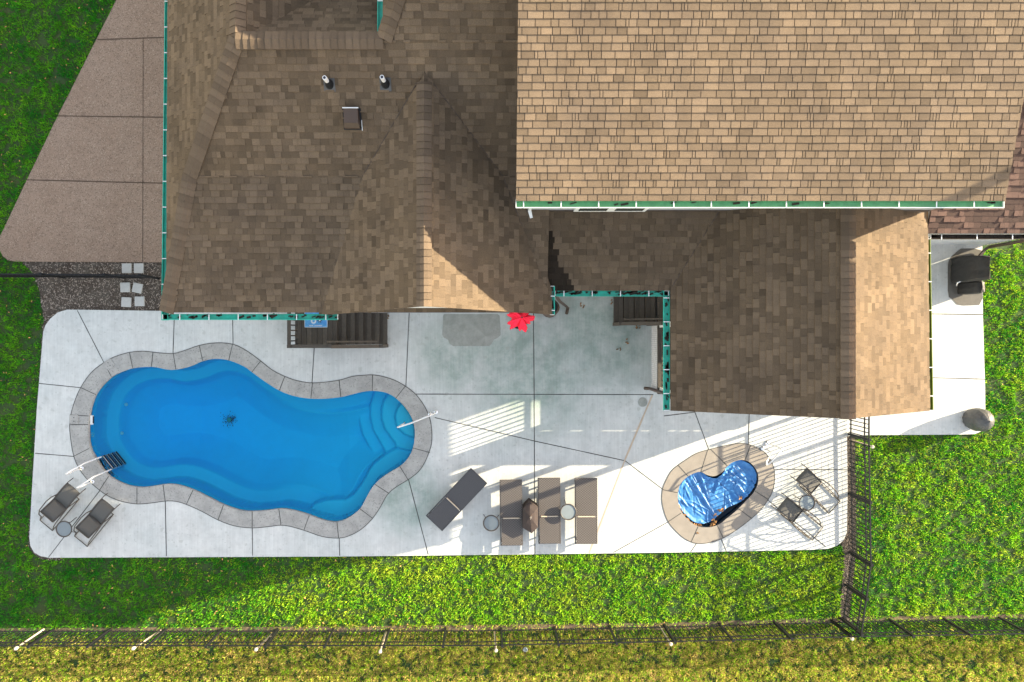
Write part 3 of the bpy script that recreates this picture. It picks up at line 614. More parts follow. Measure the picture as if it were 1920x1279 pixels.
def gutter(A, B, out, inner, nb, wd=.125, ends=(1, 1), debris=0, seed=0, off=.3):
    """open U channel from A to B (outer lip on the 'out' side), brackets across it"""
    rnd = random.Random(seed); A, B, out = Vector(A), Vector(B), Vector(out).normalized(); d_ = (B-A); L = d_.length; d_ /= L; hgt = .06; t_ = .008
    def slab(o0, o1, z0, z1, m, e=0):
        P = [A+out*o0, B+out*o0, B+out*o1, A+out*o1]; vs = [p+Vector((0, 0, z0)) for p in P]+[p+Vector((0, 0, z1)) for p in P]
        mb.add(vs, [(3, 2, 1, 0), (4, 5, 6, 7), (0, 1, 5, 4), (1, 2, 6, 5), (2, 3, 7, 6), (3, 0, 4, 7)], m)
    mb = MB(); slab(0, wd, -hgt, -hgt+t_, inner); slab(-t_, 0, -hgt, 0, inner); slab(wd, wd+t_, -hgt, -.004, inner); slab(wd-.004, wd+.014, -.004, .004, M['white'] if inner is M['green'] else inner)
    for k_, P in ((0, A), (1, B)):
        if ends[k_]: mb.beam(P+Vector((0, 0, -.03)), P+out*wd+Vector((0, 0, -.03)), .012, .064, M['white'])
    for i in range(debris):
        s_ = rnd.random()**1.0*L; mb.box(A+d_*s_+out*rnd.uniform(.01, wd*.6)+Vector((0, 0, -hgt+.02)), (rnd.uniform(.03, .16), rnd.uniform(.015, .05), .02), M['debris'], rnd.random()*.5+math.atan2(d_.y, d_.x))
    go = mb.build('gutter', house)
    for i in range(nb):
        s_ = L*(i+off)/nb; k = MB(); P = A+d_*s_; k.beam(P+Vector((0, 0, .004)), P+out*(wd+.012)+Vector((0, 0, .004)), .020, .010, M['white']); k.build('bracket', go)
    return go
z_ = 3.66
gutter((-7.50-.03, .37, z_), (-7.44, 8.9, z_), (-1, 0, 0), M['teal'], 14, .13, seed=1, off=.4, ends=(0, 1))
gutter((-7.65, .512, z_), (-3.50, .512, z_), (0, -1, 0), M['teal'], 6, .12, debris=40, seed=2, off=.6)
gutter((-2.11, YA+.12, ZA-.1), (-2.11, 9.5, ZA-.1), (-1, 0, 0), M['teal'], 5, .10, seed=3, off=.1)
ge = 1.49; gzz = gz(GR, 1.5, 0)-.03
gutter((1.52, .50, gzz), (1.52, 1.17, gzz), (1, 0, 0), M['teal'], 2, .10, debris=14, seed=4)
gutter((1.66, 1.07, z_), (4.34, 1.07, z_), (0, -1, 0), M['teal'], 4, .12, debris=50, seed=5)
gutter((4.36, 1.07, z_), (4.36, -1.76, z_), (-1, 0, 0), M['teal'], 5, .13, debris=30, seed=6)
gutter((.62, BE-.005, 6.37), (10.47, BE-.005, 6.37), (0, -1, 0), M['green'], 13, .12, debris=12, seed=7, off=.2)
gutter((10.50, -1.76, z_), (10.43, 2.3, z_), (1, 0, 0), mat('olive_gutter_liner', (.13, .17, .02), .5), 6, .10, debris=6, seed=8, off=.5)
gutter((10.55, 2.40, z_), (14.75, 2.40, z_), (0, -1, 0), M['debris'], 5, .10, debris=60, seed=9)
def downspout(pts, m=M['brownmetal'], r=.045):
    k = MB(); k.tube(pts, r, m, 4); k.build('downspout', house)
downspout([(14.15, 2.50, 3.6), (14.15, 2.50, .25), (14.10, 2.42, .12), (13.95, 2.2, .06)])
downspout([(4.33, -1.45, 3.6), (4.62, -1.48, 3.3), (4.62, -1.48, .2), (4.5, -1.48, .08)])
downspout([(1.6, 1.0, 3.75), (1.72, .98, 3.2), (1.95, .92, 1.6), (2.2, .86, .5), (2.33, .80, .12), (2.3, .62, .06)])
downspout([(.75, 2.65, 6.3), (1.0, 2.86, 5.8), (1.0, 2.86, 4.45), (1.05, 2.7, 4.35)], M['white'])
k = MB(); p = (13.95, 2.15, .04); k.box((13.8, 1.85, .03), (.3, .6, .06), M['stone'], .1); tag(k.build('splash_block'), 'grey splash block under the downspout by the covered grill', 'splash block')
# vents on the roof
def vent_pipe(px, py):
    x, y = onplane(F2, px, py); z = gz(F2, x, y); k = MB()
    k.add([(x-.1, y-.14, gz(F2, x, y-.14)+.02), (x+.14, y-.14, gz(F2, x, y-.14)+.02), (x+.14, y+.1, gz(F2, x, y+.1)+.02), (x-.1, y+.1, gz(F2, x, y+.1)+.02)], [(0, 1, 2, 3)], M['greyfab'])
    k.lathe((x+.02, y, z-.05), [(.10, 0), (.085, .12), (.055, .26)], M['black'], 14)
    o = k.build('vent_pipe', house, smooth=False)
    k = MB(); k.tube([(x+.02, y, z), (x-.0, y+.0, z+.42)], .045, M['whiterail'], 14); k.lathe((x, y, z+.42), [(.03, .001), (.03, .003)], M['ink'], 12); k.build('pipe', o)
vent_pipe(616, 158); vent_pipe(721, 157)
x, y = onplane(F2, 661, 224); z = gz(F2, x, y); k = MB()
k.add([(x-.2, y-.2, gz(F2, x, y-.2)+.02), (x+.2, y-.2, gz(F2, x, y-.2)+.02), (x+.2, y+.2, gz(F2, x, y+.2)+.02), (x-.2, y+.2, gz(F2, x, y+.2)+.02)], [(0, 1, 2, 3)], M['black'])
k.add([(x-.16, y-.18, z-.12), (x+.16, y-.18, z-.12), (x+.16, y+.18, z), (x-.16, y+.18, z), (x-.15, y-.12, z+.17), (x+.15, y-.12, z+.17), (x+.15, y+.16, z+.27), (x-.15, y+.16, z+.27), (x-.17, y-.2, z+.05), (x+.17, y-.2, z+.05)],
      [(4, 5, 6, 7), (8, 9, 5, 4), (0, 1, 9, 8), (1, 2, 6, 5, 9), (0, 8, 4, 7, 3), (2, 3, 7, 6)], M['brownmetal'])
k.beam((x-.17, y+.17, z+.28), (x+.17, y+.17, z+.28), .02, .015, M['white']); k.beam((x+.2, y-.22, z-.08), (x+.2, y-.02, z+.02), .012, .02, M['white'])
k.build('box_vent', house)
# porch: skirt, floor, posts, beam, railings
SX0, SX1, SY0, SY1 = 4.72, 10.15, -1.55, 1.42
sk = MB(); sk.bb((SX0, SY0, -.02), (SX1, SY1, .86), M['brick']); sk.build('brick_skirt', house)
fl = MB(); fl.bb((SX0-.03, SY0-.03, .86), (SX1+.03, SY1, .98), M['brownwood']); fl.build('porch_floor', house)
for x, y in ((SX0+.08, SY0+.08), (SX0+.08, .30), (SX1-.08, SY0+.08), (SX1-.08, .10), (6.5, SY0+.08), (8.4, SY0+.08)):
    k = MB(); k.box((x, y, 2.3), (.14, .14, 2.64), M['white']); k.build('porch_post', house)
bm_ = MB(); bm_.bb((SX0+.01, SY0, 3.56), (SX0+.15, SY1, 3.69), M['white']); bm_.bb((SX1-.15, SY0, 3.5), (SX1-.01, SY1, 3.64), M['white']); bm_.bb((SX0+.16, SY0+.01, 3.42), (SX1-.16, SY0+.13, 3.6), M['white'])
bm_.add([(SX0+.1, SY0+.04, 3.6), (SX1-.1, SY0+.04, 3.6), (XPR, SY0+.04, 5.3), (SX0+.1, SY0+.1, 3.6), (SX1-.1, SY0+.1, 3.6), (XPR, SY0+.1, 5.3)], [(0, 1, 2), (3, 5, 4), (0, 3, 4, 1), (1, 4, 5, 2), (2, 5, 3, 0)], M['siding'])
bm_.build('porch_beam', house)
def railing(a, b, name='porch_railing', z0=.98, parent=house, m=None, m2=None, slope=0, top=.9):
    m = m or M['brownwood']; A, B = Vector((*a, z0)), Vector((*b, z0+slope)); d_ = B-A; L = d_.length; k = MB()
    k.beam(A+Vector((0, 0, top)), B+Vector((0, 0, top)), .09, .04, m); k.beam(A+Vector((0, 0, .14)), B+Vector((0, 0, .14)), .05, .05, m)
    n = int(L/.125)
    for i in range(1, n):
        p = A+d_*i/n; k.bb((p.x-.017, p.y-.017, p.z+.14), (p.x+.017, p.y+.017, p.z+top), m)
    return k.build(name, parent)
railing((SX0+.06, SY0+.1), (SX0+.06, .25)); railing((SX1-.06, SY0+.1), (SX1-.06, 1.4)); railing((SX0+.1, SY0+.06), (SX1-.1, SY0+.06))

# ------------------------------------------------------------------ wooden stairs
st1 = empty('wooden_stairs', (-4.0, .3, 0), label='brown wooden landing and stairs coming out from the house by the pool', cat='stairs')
k = MB(); x0, x1, y0, y1, zt = -5.12, -4.02, -.27, .94, 1.02
xx = x0
while xx < x1-.05: k.bb((xx, y0, zt-.035), (min(xx+.135, x1), y1, zt), M['brownwood2' if int(xx*7) % 3 == 0 else 'brownwood']); xx += .142
k.bb((x0, y0+.02, .02), (x1, y1, zt-.04), M['brownwood']); k.build('landing', st1)
for i in range(6):
    zz = zt-(i+1)*.155; a_ = x1+i*.205; k = MB()
    k.bb((a_, y0+.03, zz-.035), (a_+.10, y1, zz), M['brownwood']); k.bb((a_+.104, y0+.03, zz-.035), (a_+.222, y1, zz), M['brownwood2']); k.bb((a_, y0+.04, 0), (a_+.2, y1, zz-.037), M['brownwood'])
    k.build('step', st1)
railing((x0+.03, y0), (x0+.03, y1-.1), 'railing', zt, st1, M['brownwood']); railing((x0, y0), (x1, y0), 'railing', zt, st1, M['brownwood'])
railing((x1+.02, y0-.01), (x1+1.22, y0-.01), 'railing', zt, st1, M['brownwood'], slope=-.9)
k = MB(); k.beam((x1-.12, y0+.12, zt+.86), (x1+1.1, y0+.12, zt-.05), .045, .04, M['brownwood2']); k.build('handrail', st1)
for p in ((x0+.03, y0, zt), (x1, y0, zt), (x1+1.22, y0-.01, .15)):
    k = MB(); k.box((p[0], p[1], (p[2]+.95)/2), (.09, .09, p[2]+.95), M['brownwood']); k.build('newel_post', st1)
dm = MB(); A = W(571, 588, 1.03); B = W(614, 614, 1.03)
dm.bb((A[0], B[1], 1.021), (B[0], A[1]+.25, 1.035), M['bluemat'])
dm.bb((A[0], B[1], 1.0352), (B[0], B[1]+.014, 1.037), M['matwhite']); dm.bb((A[0], B[1], 1.0352), (A[0]+.014, A[1]+.25, 1.037), M['matwhite']); dm.bb((B[0]-.014, B[1], 1.0352), (B[0], A[1]+.25, 1.037), M['matwhite'])
def disc(mb, px, py, r, m, z=1.038):
    x, y, _ = W(px, py, z); mb.poly([(x+r*math.cos(t), y+r*math.sin(t)) for t in np.linspace(0, 2*math.pi, 13)[:-1]], z, m)
disc(dm, 588, 602, .075, M['matwhite']); disc(dm, 588, 602, .035, M['bluemat'], 1.0395)
for i in range(6):
    t = i*1.047; x, y, _ = W(599.5, 601, 1.04); dm.box((x+.035*math.cos(t), y+.035*math.sin(t), 1.038), (.06, .018, .003), M['ink'], t)
disc(dm, 599.5, 601, .02, M['matwhite'], 1.0412)
p = W(592, 610.5, 1.038)                    # the printed line is too small to read in the photograph: pale smudges where the letters stand
for i in range(12):
    if i != 4: dm.box((p[0]-.17+i*.03, p[1], 1.0372), (random.uniform(.014, .022), random.uniform(.024, .032), .002), M['matwhite'])
tag(dm.build('doormat'), 'blue printed doormat on the brown wooden landing', 'doormat')
st2 = empty('wooden_steps', (4.2, .8, 0), label='brown wooden steps climbing up to the raised porch beside the white brick skirt', cat='stairs')
for i in range(4):
    zz = .98-(i+1)*.19; a_ = 4.66-i*.26; k = MB()
    k.bb((a_-.26, .36, zz-.035), (a_-.135, 1.40, zz), M['brownwood']); k.bb((a_-.131, .36, zz-.035), (a_, 1.40, zz), M['brownwood2']); k.bb((a_-.24, .38, 0), (a_, 1.40, zz-.037), M['brownwood']); k.build('step', st2)
railing((3.68, .33), (4.66, .33), 'railing', .2, st2, M['brownwood'], slope=.7)
k = MB(); k.beam((3.75, .45, .95), (4.7, .45, 1.7), .045, .04, M['brownwood2']); k.build('handrail', st2)
for p in ((3.66, .33, .2), (4.62, .33, .95)): k = MB(); k.box((p[0], p[1], (p[2]+.9)/2), (.09, .09, p[2]+.9), M['brownwood']); k.build('newel_post', st2)

# ------------------------------------------------------------------ fences
def fence(pts, name, label, posts=None, zt=1.2, step=.115, hw=.011, pw=.06, rw=1.0):
    fo = empty(name, (*pts[0], 0), label=label, cat='fence')
    r = MB(); pk = MB()
    for a, b in zip(pts[:-1], pts[1:]):
        A, B = Vector((*a, -.05)), Vector((*b, -.05)); d_ = B-A; L = d_.length
        for z, q in ((zt, .034), (zt-.24, .03), (.17, .03)): r.beam(A+Vector((0, 0, z)), B+Vector((0, 0, z)), q*rw, q*rw, M['black'])
        n = max(1, int(L/step))
        for i in range(n):
            p = A+d_*(i+.5)/n; pk.bb((p.x-hw, p.y-hw, .02), (p.x+hw, p.y+hw, zt-.05), M['black'])
    r.build('rails', fo); tag(pk.build('pickets', fo), kind='stuff')
    for p in posts or pts:
        k = MB(); k.box((p[0], p[1], (zt+.06)/2-.06), (pw, pw, zt+.1), M['black']); k.box((p[0], p[1], zt+.02), (.07, .07, .02), M['black']); k.build('post', fo)
    return fo
def along(px_pts, xs_):
    o = []
    for x in xs_:
        for (x0, y0), (x1, y1) in zip(px_pts[:-1], px_pts[1:]):
            if x0 <= x <= x1: o.append(W(x, y0+(y1-y0)*(x-x0)/(x1-x0))[:2]); break
    return o
base = [(-240,1181),(900,1180),(1280,1172),(1577,1164),(1920,1158),(2160,1154)]
fence([W(*p)[:2] for p in base], 'metal_fence', 'long black metal picket fence running along the bottom lawn', along(base, [-215, -110, -5, 100, 205, 310, 415, 520, 625, 730, 835, 940, 1040, 1143, 1246, 1349, 1453, 1560, 1669, 1771, 1875, 1978, 2080]), step=.125, hw=.0075, pw=.052, rw=.75)
rb = [(1592,745),(1591.5,814),(1593.5,925.5),(1595,1036),(1587,1097),(1578,1160)]
fence([W(*p)[:2] for p in rb], 'metal_fence', 'black metal picket fence between the pool deck and the right lawn')
lb = [(-240,519),(-60,519.5),(120,520),(232,521),(296,522)]
fence([W(*p)[:2] for p in lb], 'metal_fence', 'short dark fence crossing the mulch between driveway and pool deck', zt=1.15)
k = MB()
for z in np.arange(.06, .62, .06): k.tube([(*W(1590.5, 818)[:2], z), (*W(1592.3, 925)[:2], z), (*W(1593.5, 1036)[:2], z)], .0022, M['black'], 3)
y_ = W(0, 1036)[1]
while y_ < W(0, 818)[1]:
    k.tube([(W(1591.5, 0)[0], y_, 0), (W(1591.5, 0)[0], y_, .62)], .0022, M['black'], 3); y_ += .06
tag(k.build('wire_mesh'), 'fine wire mesh tied low along the right deck fence', 'wire mesh')
stake0 = None
SK = [((82,1180),(30,1216),'leftmost pale wooden stake leaning by the bottom fence'),((302,1182),(250,1216),'pale wooden stake by the fence below the two grey recliners and pool ladder'),((515,1184),(480,1218),'pale wooden stake by the fence below the middle of the large pool'),((724,1184),(713,1222),'pale wooden stake by the bottom fence below the right end of the large pool'),
 ((927,1184),(930,1220),'upright pale stake by the bottom fence below the straight wicker loungers'),((1237,1175),(1258,1208),'pale wooden stake by the bottom fence below the small spa'),((1566,1170),(1598,1198),'pale wooden stake just left of the corner where the two fences meet'),((1594,825),(1636,838),'pale stake by the right fence near the porch roof corner')]
for (b_, t_, lab) in SK:
    P = Vector(W(*b_, 0)); T = Vector(W(*t_, 1.22)); so_ = empty('wooden_stake', P, label=lab, cat='stake', group='pale wooden stakes along the fences')
    k = MB(); k.tube([P, T], .026, M['stake'], 7); k.build('shaft', so_)
    dd = (T-P).normalized(); k = MB(); k.tube([T-dd*.12, T, T+dd*.05], [.022, .05, .03], M['capwhite'], 9); k.build('cap', so_)

# ------------------------------------------------------------------ loungers, chairs, tables
def wicker(fabric):
    t = empty('wicker_lounger'); L, Wd, z = 1.84, .63, .32; fr = M['frame']
    k = MB()
    for s_ in (-1, 1): k.box((0, s_*(Wd/2-.015), z-.02), (L, .03, .06), fabric)
    for x in (-L/2+.015, L/2-.015): k.box((x, 0, z-.02), (.03, Wd-.06, .06), fabric)
    k.build('frame', t, local=True)
    k = MB(); k.box((-.37, 0, z+.005), (1.05, Wd-.05, .022), fabric); k.build('seat', t, local=True)
    k = MB(); rot = Matrix.Rotation(-.035, 3, 'Y'); k.box((.535, 0, z+.02), (.735, Wd-.075, .022), fabric, rot); k.build('backrest', t, local=True)
    k = MB(); k.box((.150, .0, z+.03), (.028, Wd-.16, .02), M['stake']); k.build('hinge_bar', t, local=True)
    for x in (-.8, .8):
        for y in (-.27, .27): k = MB(); k.box((x, y, .15), (.04, .04, .3), fr); k.build('leg', t, local=True)
    return t
wk = wicker(M['wickergrey'])
def place(o, px, py, z, rz, **kw): o.location = (*W(px, py, z)[:2], 0); o.rotation_euler[2] = rz; tag(o, **kw); return o
GRP = 'wicker sun loungers on the deck'
place(wk, 856, 937, .33, math.atan2(-89, -84), label='dark grey wicker lounger turned askew near the large pool', cat='sun lounger', group=GRP)
w2 = wicker(M['wicker']); place(w2, 958.5, 961.5, .33, -math.pi/2+.015, label='brown wicker lounger just left of the brown hexagonal cover', cat='sun lounger', group=GRP)
w3 = copy_tree(w2); place(w3, 1030, 958, .33, -math.pi/2+.012, label='brown wicker lounger just right of the brown hexagonal cover', cat='sun lounger', group=GRP)
w4 = copy_tree(w2); place(w4, 1099, 958.5, .33, -math.pi/2+.004, label='brown wicker lounger nearest the rust stained joint and the spa', cat='sun lounger', group=GRP)
def ring_table():
    t = empty('side_table'); k = MB(); n = 28; r = .215
    k.tube([(r*math.cos(2*math.pi*i/n), r*math.sin(2*math.pi*i/n), .46) for i in range(n)], .017, M['frame'], 8, closed=True); k.build('rim', t, local=True, smooth=True)
    k = MB(); k.lathe((0, 0, .452), [(.001, 0), (.205, 0), (.205, .008)], M['tabletop'], 28); k.build('table_top', t, local=True)
    for i in range(3):
        a_ = i*2.094+.5; k = MB(); k.tube([(.20*math.cos(a_), .20*math.sin(a_), .45), (.15*math.cos(a_), .15*math.sin(a_), .25), (.25*math.cos(a_), .25*math.sin(a_), .01)], .011, M['frame'], 6); k.build('leg', t, local=True)
    return t
t1 = ring_table(); GT = 'small round glass side tables'
place(t1, 921, 981, .46, 0, label='round glass side table left of the straight wicker loungers', cat='side table', group=GT)
for px, py, rz, lab in ((1065.5, 960, 1.3, 'round glass side table between the two rightmost wicker loungers'), (120, 992, .6, 'round glass side table between the two grey recliners by the ladder'), (1513, 943, 2.1, 'round glass side table between the two sling chairs near the spa')):
    c = copy_tree(t1); place(c, px, py, .46, rz, label=lab, cat='side table', group=GT)
cv = empty('covered_table', W(994, 970), label='brown hexagonal fabric cover with a hook between two wicker loungers', cat='covered table')
hexp = [(993,940.6),(1008.6,951),(1008.6,988.5),(996.7,999.8),(980,989.5),(981,953)]
k = MB(); c = W(994, 969, .62); vs = []; levels = [(.62, .06), (.58, .55), (.52, 1.0), (.30, .98), (.04, 1.03)]
for z, s_ in levels:
    for p in hexp: q = W(*p, .5); vs.append((c[0]+(q[0]-c[0])*s_, c[1]+(q[1]-c[1])*s_, z))
fs = [tuple(range(5, -1, -1))]+[(i*6+j, i*6+(j+1) % 6, (i+1)*6+(j+1) % 6, (i+1)*6+j) for i in range(4) for j in range(6)]
k.add(vs, fs, M['brownfab']); k.build('cover', cv)
k = MB(); k.tube([(c[0], c[1]-.02, .61), (c[0], c[1], .68), (c[0]+.03, c[1]+.03, .72), (c[0]+.01, c[1]-.05, .71)], .012, M['stake'], 7); k.build('hook', cv)
def sling_chair(full):
    t = empty('sling_chair'); wd = .44; fr = M['frame']; m = M['sling']
    prof = [(0, .33), (.10, .385), (.22, .40), (.40, .385), (.58, .35)]; back = [(.58, .35), (.70, .40), (.85, .475), (1.0, .55)]
    def sheet(P, name):
        k = MB(); n = 8; vs = []
        for j in range(n+1):
            y = -wd/2+wd*j/n; sag = .018*(1-(2*j/n-1)**2)
            for s_, z in P: vs.append((s_, y, z-sag))
        q = len(P); k.add(vs, [(j*q+i, j*q+i+1, (j+1)*q+i+1, (j+1)*q+i) for j in range(n) for i in range(q-1)], m)
        o = k.build(name, t, local=True, smooth=True); md = o.modifiers.new('thick', 'SOLIDIFY'); md.thickness = .006
    sheet(prof, 'seat')
    if full: sheet(back, 'backrest')
    for s_ in (-1, 1):
        y = s_*(wd/2+.012)
        k = MB(); top = [(-.14, y+.0, .20), (-.06, y, .30), (0, y, .335)]+[(a_, y, b_) for a_, b_ in prof[1:]]+([(a_, y, b_) for a_, b_ in back[1:]] if full else [(.95, y, .30), (1.30, y, .18), (1.46, y, .05)])
        k.tube(top, .013, fr, 7); k.build('side_rail', t, local=True, smooth=True)
        k = MB(); y2 = s_*(wd/2+.05); k.tube([(.42, y, .36), (.52, y2, .50), (.68, y2+s_*.02, .545), (1.0, y2+s_*.02, .50), (1.18, y2, .36), (1.30, y, .16), (1.46, y, .03)], .016, fr, 7); k.build('armrest', t, local=True, smooth=True)
        k = MB(); k.tube([(.50, y, .34), (.40, y, .18), (.30, y, .02)], .013, fr, 6); k.tube([(.30, y, .02), (.9, y, .02), (1.47, y, .03)], .013, fr, 6); k.build('leg', t, local=True, smooth=True)
    k = MB()
    for s_, z in ((1.47, .03), (.58, .345), (.30, .03)): k.tube([(s_, -wd/2-.02, z), (s_, wd/2+.02, z)], .013, fr, 6)
    if full: k.tube([(1.0, -wd/2, .55), (1.0, wd/2, .55)], .012, fr, 6)
    k.build('crossbar', t, local=True, smooth=True)
    return t
def placec(o, foot, tail, lab):
    A, B = Vector(W(*foot, .33)), Vector(W(*tail, .04)); o.location = (A.x, A.y, 0); o.rotation_euler[2] = math.atan2(B.y-A.y, B.x-A.x); tag(o, lab, 'recliner', 'grey sling recliners'); return o
c1 = sling_chair(True); placec(c1, (138.8, 915), (84, 988), 'grey sling recliner nearest the left edge of the pool deck')
c2 = copy_tree(c1); placec(c2, (203.4, 944), (149.5, 1017.6), 'grey sling recliner right of the round table, below the pool ladder')
c3 = sling_chair(False); placec(c3, (1502, 888.5), (1565, 952), 'sling chair on the fence side of the round table near the spa')
c4 = copy_tree(c3); placec(c4, (1465.7, 943.8), (1534, 1002), 'sling chair on the lower side of the round table near the spa')

# ------------------------------------------------------------------ grill, kamado, red umbrella, barrel, stones
gl = empty('covered_grill', W(1822, 505), label='big barbecue grill under a black fabric cover on a dark mat', cat='grill')
def lump(secs, name, parent, m, amp=.012, seed=0):
    """stacked rectangular sections (x0,x1,y0,y1,z) with crumpled fabric"""
    k = MB(); n = 10; vs = []
    for x0, x1, y0, y1, z in secs:
        ringp = [(x0+(x1-x0)*i/n, y0) for i in range(n)]+[(x1, y0+(y1-y0)*i/n) for i in range(n)]+[(x1-(x1-x0)*i/n, y1) for i in range(n)]+[(x0, y1-(y1-y0)*i/n) for i in range(n)]
        for x, y in ringp:
            q = noise.noise(Vector((x*7, y*7, z*3+seed)))*amp*2.5; cx2, cy2 = (x0+x1)/2, (y0+y1)/2; l_ = math.hypot(x-cx2, y-cy2)+1e-6
            vs.append((x+(x-cx2)/l_*q, y+(y-cy2)/l_*q, z+noise.noise(Vector((x*6, y*6, seed)))*amp))
    N = 4*n; fs = [(i*N+j, i*N+(j+1) % N, (i+1)*N+(j+1) % N, (i+1)*N+j) for i in range(len(secs)-1) for j in range(N)]
    vs.append(tuple(np.mean(np.array(vs[-N:]), 0))); fs += [((len(secs)-1)*N+j, (len(secs)-1)*N+(j+1) % N, len(vs)-1) for j in range(N)]
    k.add(vs, fs, m); return k.build(name, parent, smooth=True)
k = MB(); mp_ = [(1777,497),(1779,488),(1785,480),(1794,472),(1802,466),(1826,466),(1842,470),(1842,560),(1836,572),(1806,573),(1794,571),(1786,562),(1779,557),(1777,545)]
k.poly(WP(mp_), .008, M['mat'], z0=0); tag(k.build('grill_mat'), 'large dark rubber mat lying under the covered grill', 'mat')
gx0, gx1 = W(1802, 0, .5)[0], W(1852, 0, 1.0)[0]; gy1, gy0 = W(0, 480, .8)[1], W(0, 527, .9)[1]
lump([(gx0+.0, gx1, gy0, gy1, .03), (gx0+.02, gx1, gy0, gy1, .6), (gx0+.05, gx1-.02, gy0, gy1, .92), (gx0+.16, gx1-.04, gy0+.03, gy1-.03, 1.14), (gx0+.34, gx1-.10, gy0+.08, gy1-.06, 1.22)], 'cover', gl, M['blackfab'], .02, 1)
sy0 = gy0-.34; lump([(gx0+.18, gx1-.02, sy0+.02, gy0-.0, .03), (gx0+.20, gx1-.04, sy0, gy0-.0, .7), (gx0+.24, gx1-.08, sy0+.02, gy0-.01, .88), (gx0+.40, gx1-.12, sy0+.05, gy0-.03, .90)], 'side_shelf_cover', gl, M['blackfab'], .015, 4)
k = MB(); k.tube([(gx0-.02, gy0+.02, .55), (gx0-.1, gy0-.02, .5), (gx0-.08, gy0-.1, .42)], .02, M['steel'], 7); k.build('handle', gl, smooth=True)
km = empty('round_grill', W(1815, 785), label='round egg shaped grill under a charcoal pleated cover at the patio corner', cat='grill')
k = MB(); c = W(1822, 785, 0); c = (c[0], c[1], 0)
k.lathe(c, [(.28, .02), (.31, .2), (.32, .36), (.30, .52), (.22, .66), (.11, .74), (.02, .78)], M['greyfab'], 40, wob=lambda q, z, i: 1+.035*math.sin(q*13+z*2)*(1 if i < 6 else 0)+.03*noise.noise(Vector((math.cos(q)*2, math.sin(q)*2, z*3))))
k.build('cover', km, smooth=True)
k = MB(); k.lathe(c, [(.015, .77), (.02, .80), (.008, .82)], M['greyfab'], 10); k.build('tip', km)
um = empty('folded_umbrella', (.95, .42, 0), label='bright red folded parasol leaning against the gable wall', cat='umbrella')
k = MB(); c = (.93, .47, 0)
def wobr(q, z, i): return 1+.22*math.sin(q*5+z*1.1)+.13*math.sin(q*11+1)+.10*math.sin(q*17+z*3)
k.lathe(c, [(.09, 1.02), (.30, 1.12), (.30, 1.55), (.22, 1.9), (.10, 2.15), (.03, 2.3)], M['red'], 60, wob=wobr); k.build('canopy', um)
k = MB(); k.tube([(.93, .40, .05), (.93, .45, 1.1)], .02, M['frame'], 8); k.tube([(.93, .47, 1.1), (.93, .47, 2.36)], .02, M['frame'], 8); k.build('pole', um)
k = MB(); k.lathe((.93, .40, 0), [(.2, .01), (.2, .06), (.06, .09)], M['black'], 20); k.build('base', um)
br = empty('storage_bin', (1.85, .75, 0), label='dark plastic bin standing by the house corner under the short gutter', cat='bin')
k = MB(); k.lathe((1.78, .78, 0), [(.22, .01), (.26, .3), (.27, .6), (.25, .75), (.18, .80)], M['brownmetal'], 20, wob=lambda q, z, i: 1+.04*math.cos(4*q)); k.build('body', br)
k = MB(); k.lathe((1.78, .78, .78), [(.2, .0), (.2, .03), (.05, .06)], M['black'], 20); k.build('lid', br)
for px, py, rz, lab in ((237,503,0,'stepping stone crossed by the left fence, nearest the driveway, left one'),(259.5,503,0,'stepping stone crossed by the fence, nearest the gutter in the top row'),(234,538.7,.02,'square stepping stone, left one of the middle row'),(257,540,-.2,'tilted square stepping stone, right one of the middle row'),(236,566.5,-.04,'square stepping stone, left one of the row nearest the pool deck'),(261,565,.01,'square stepping stone, right one of the row nearest the pool deck')):
    k = MB(); x, y, _ = W(px, py); k.box((0, 0, .0), (.275, .275, .05), M['stone']); o = k.build('stepping_stone'); o.location = (x, y, -.035); o.rotation_euler[2] = rz
    bv = o.modifiers.new('b', 'BEVEL'); bv.width = .008; tag(o, lab, 'paver', 'square stepping stones in the mulch')

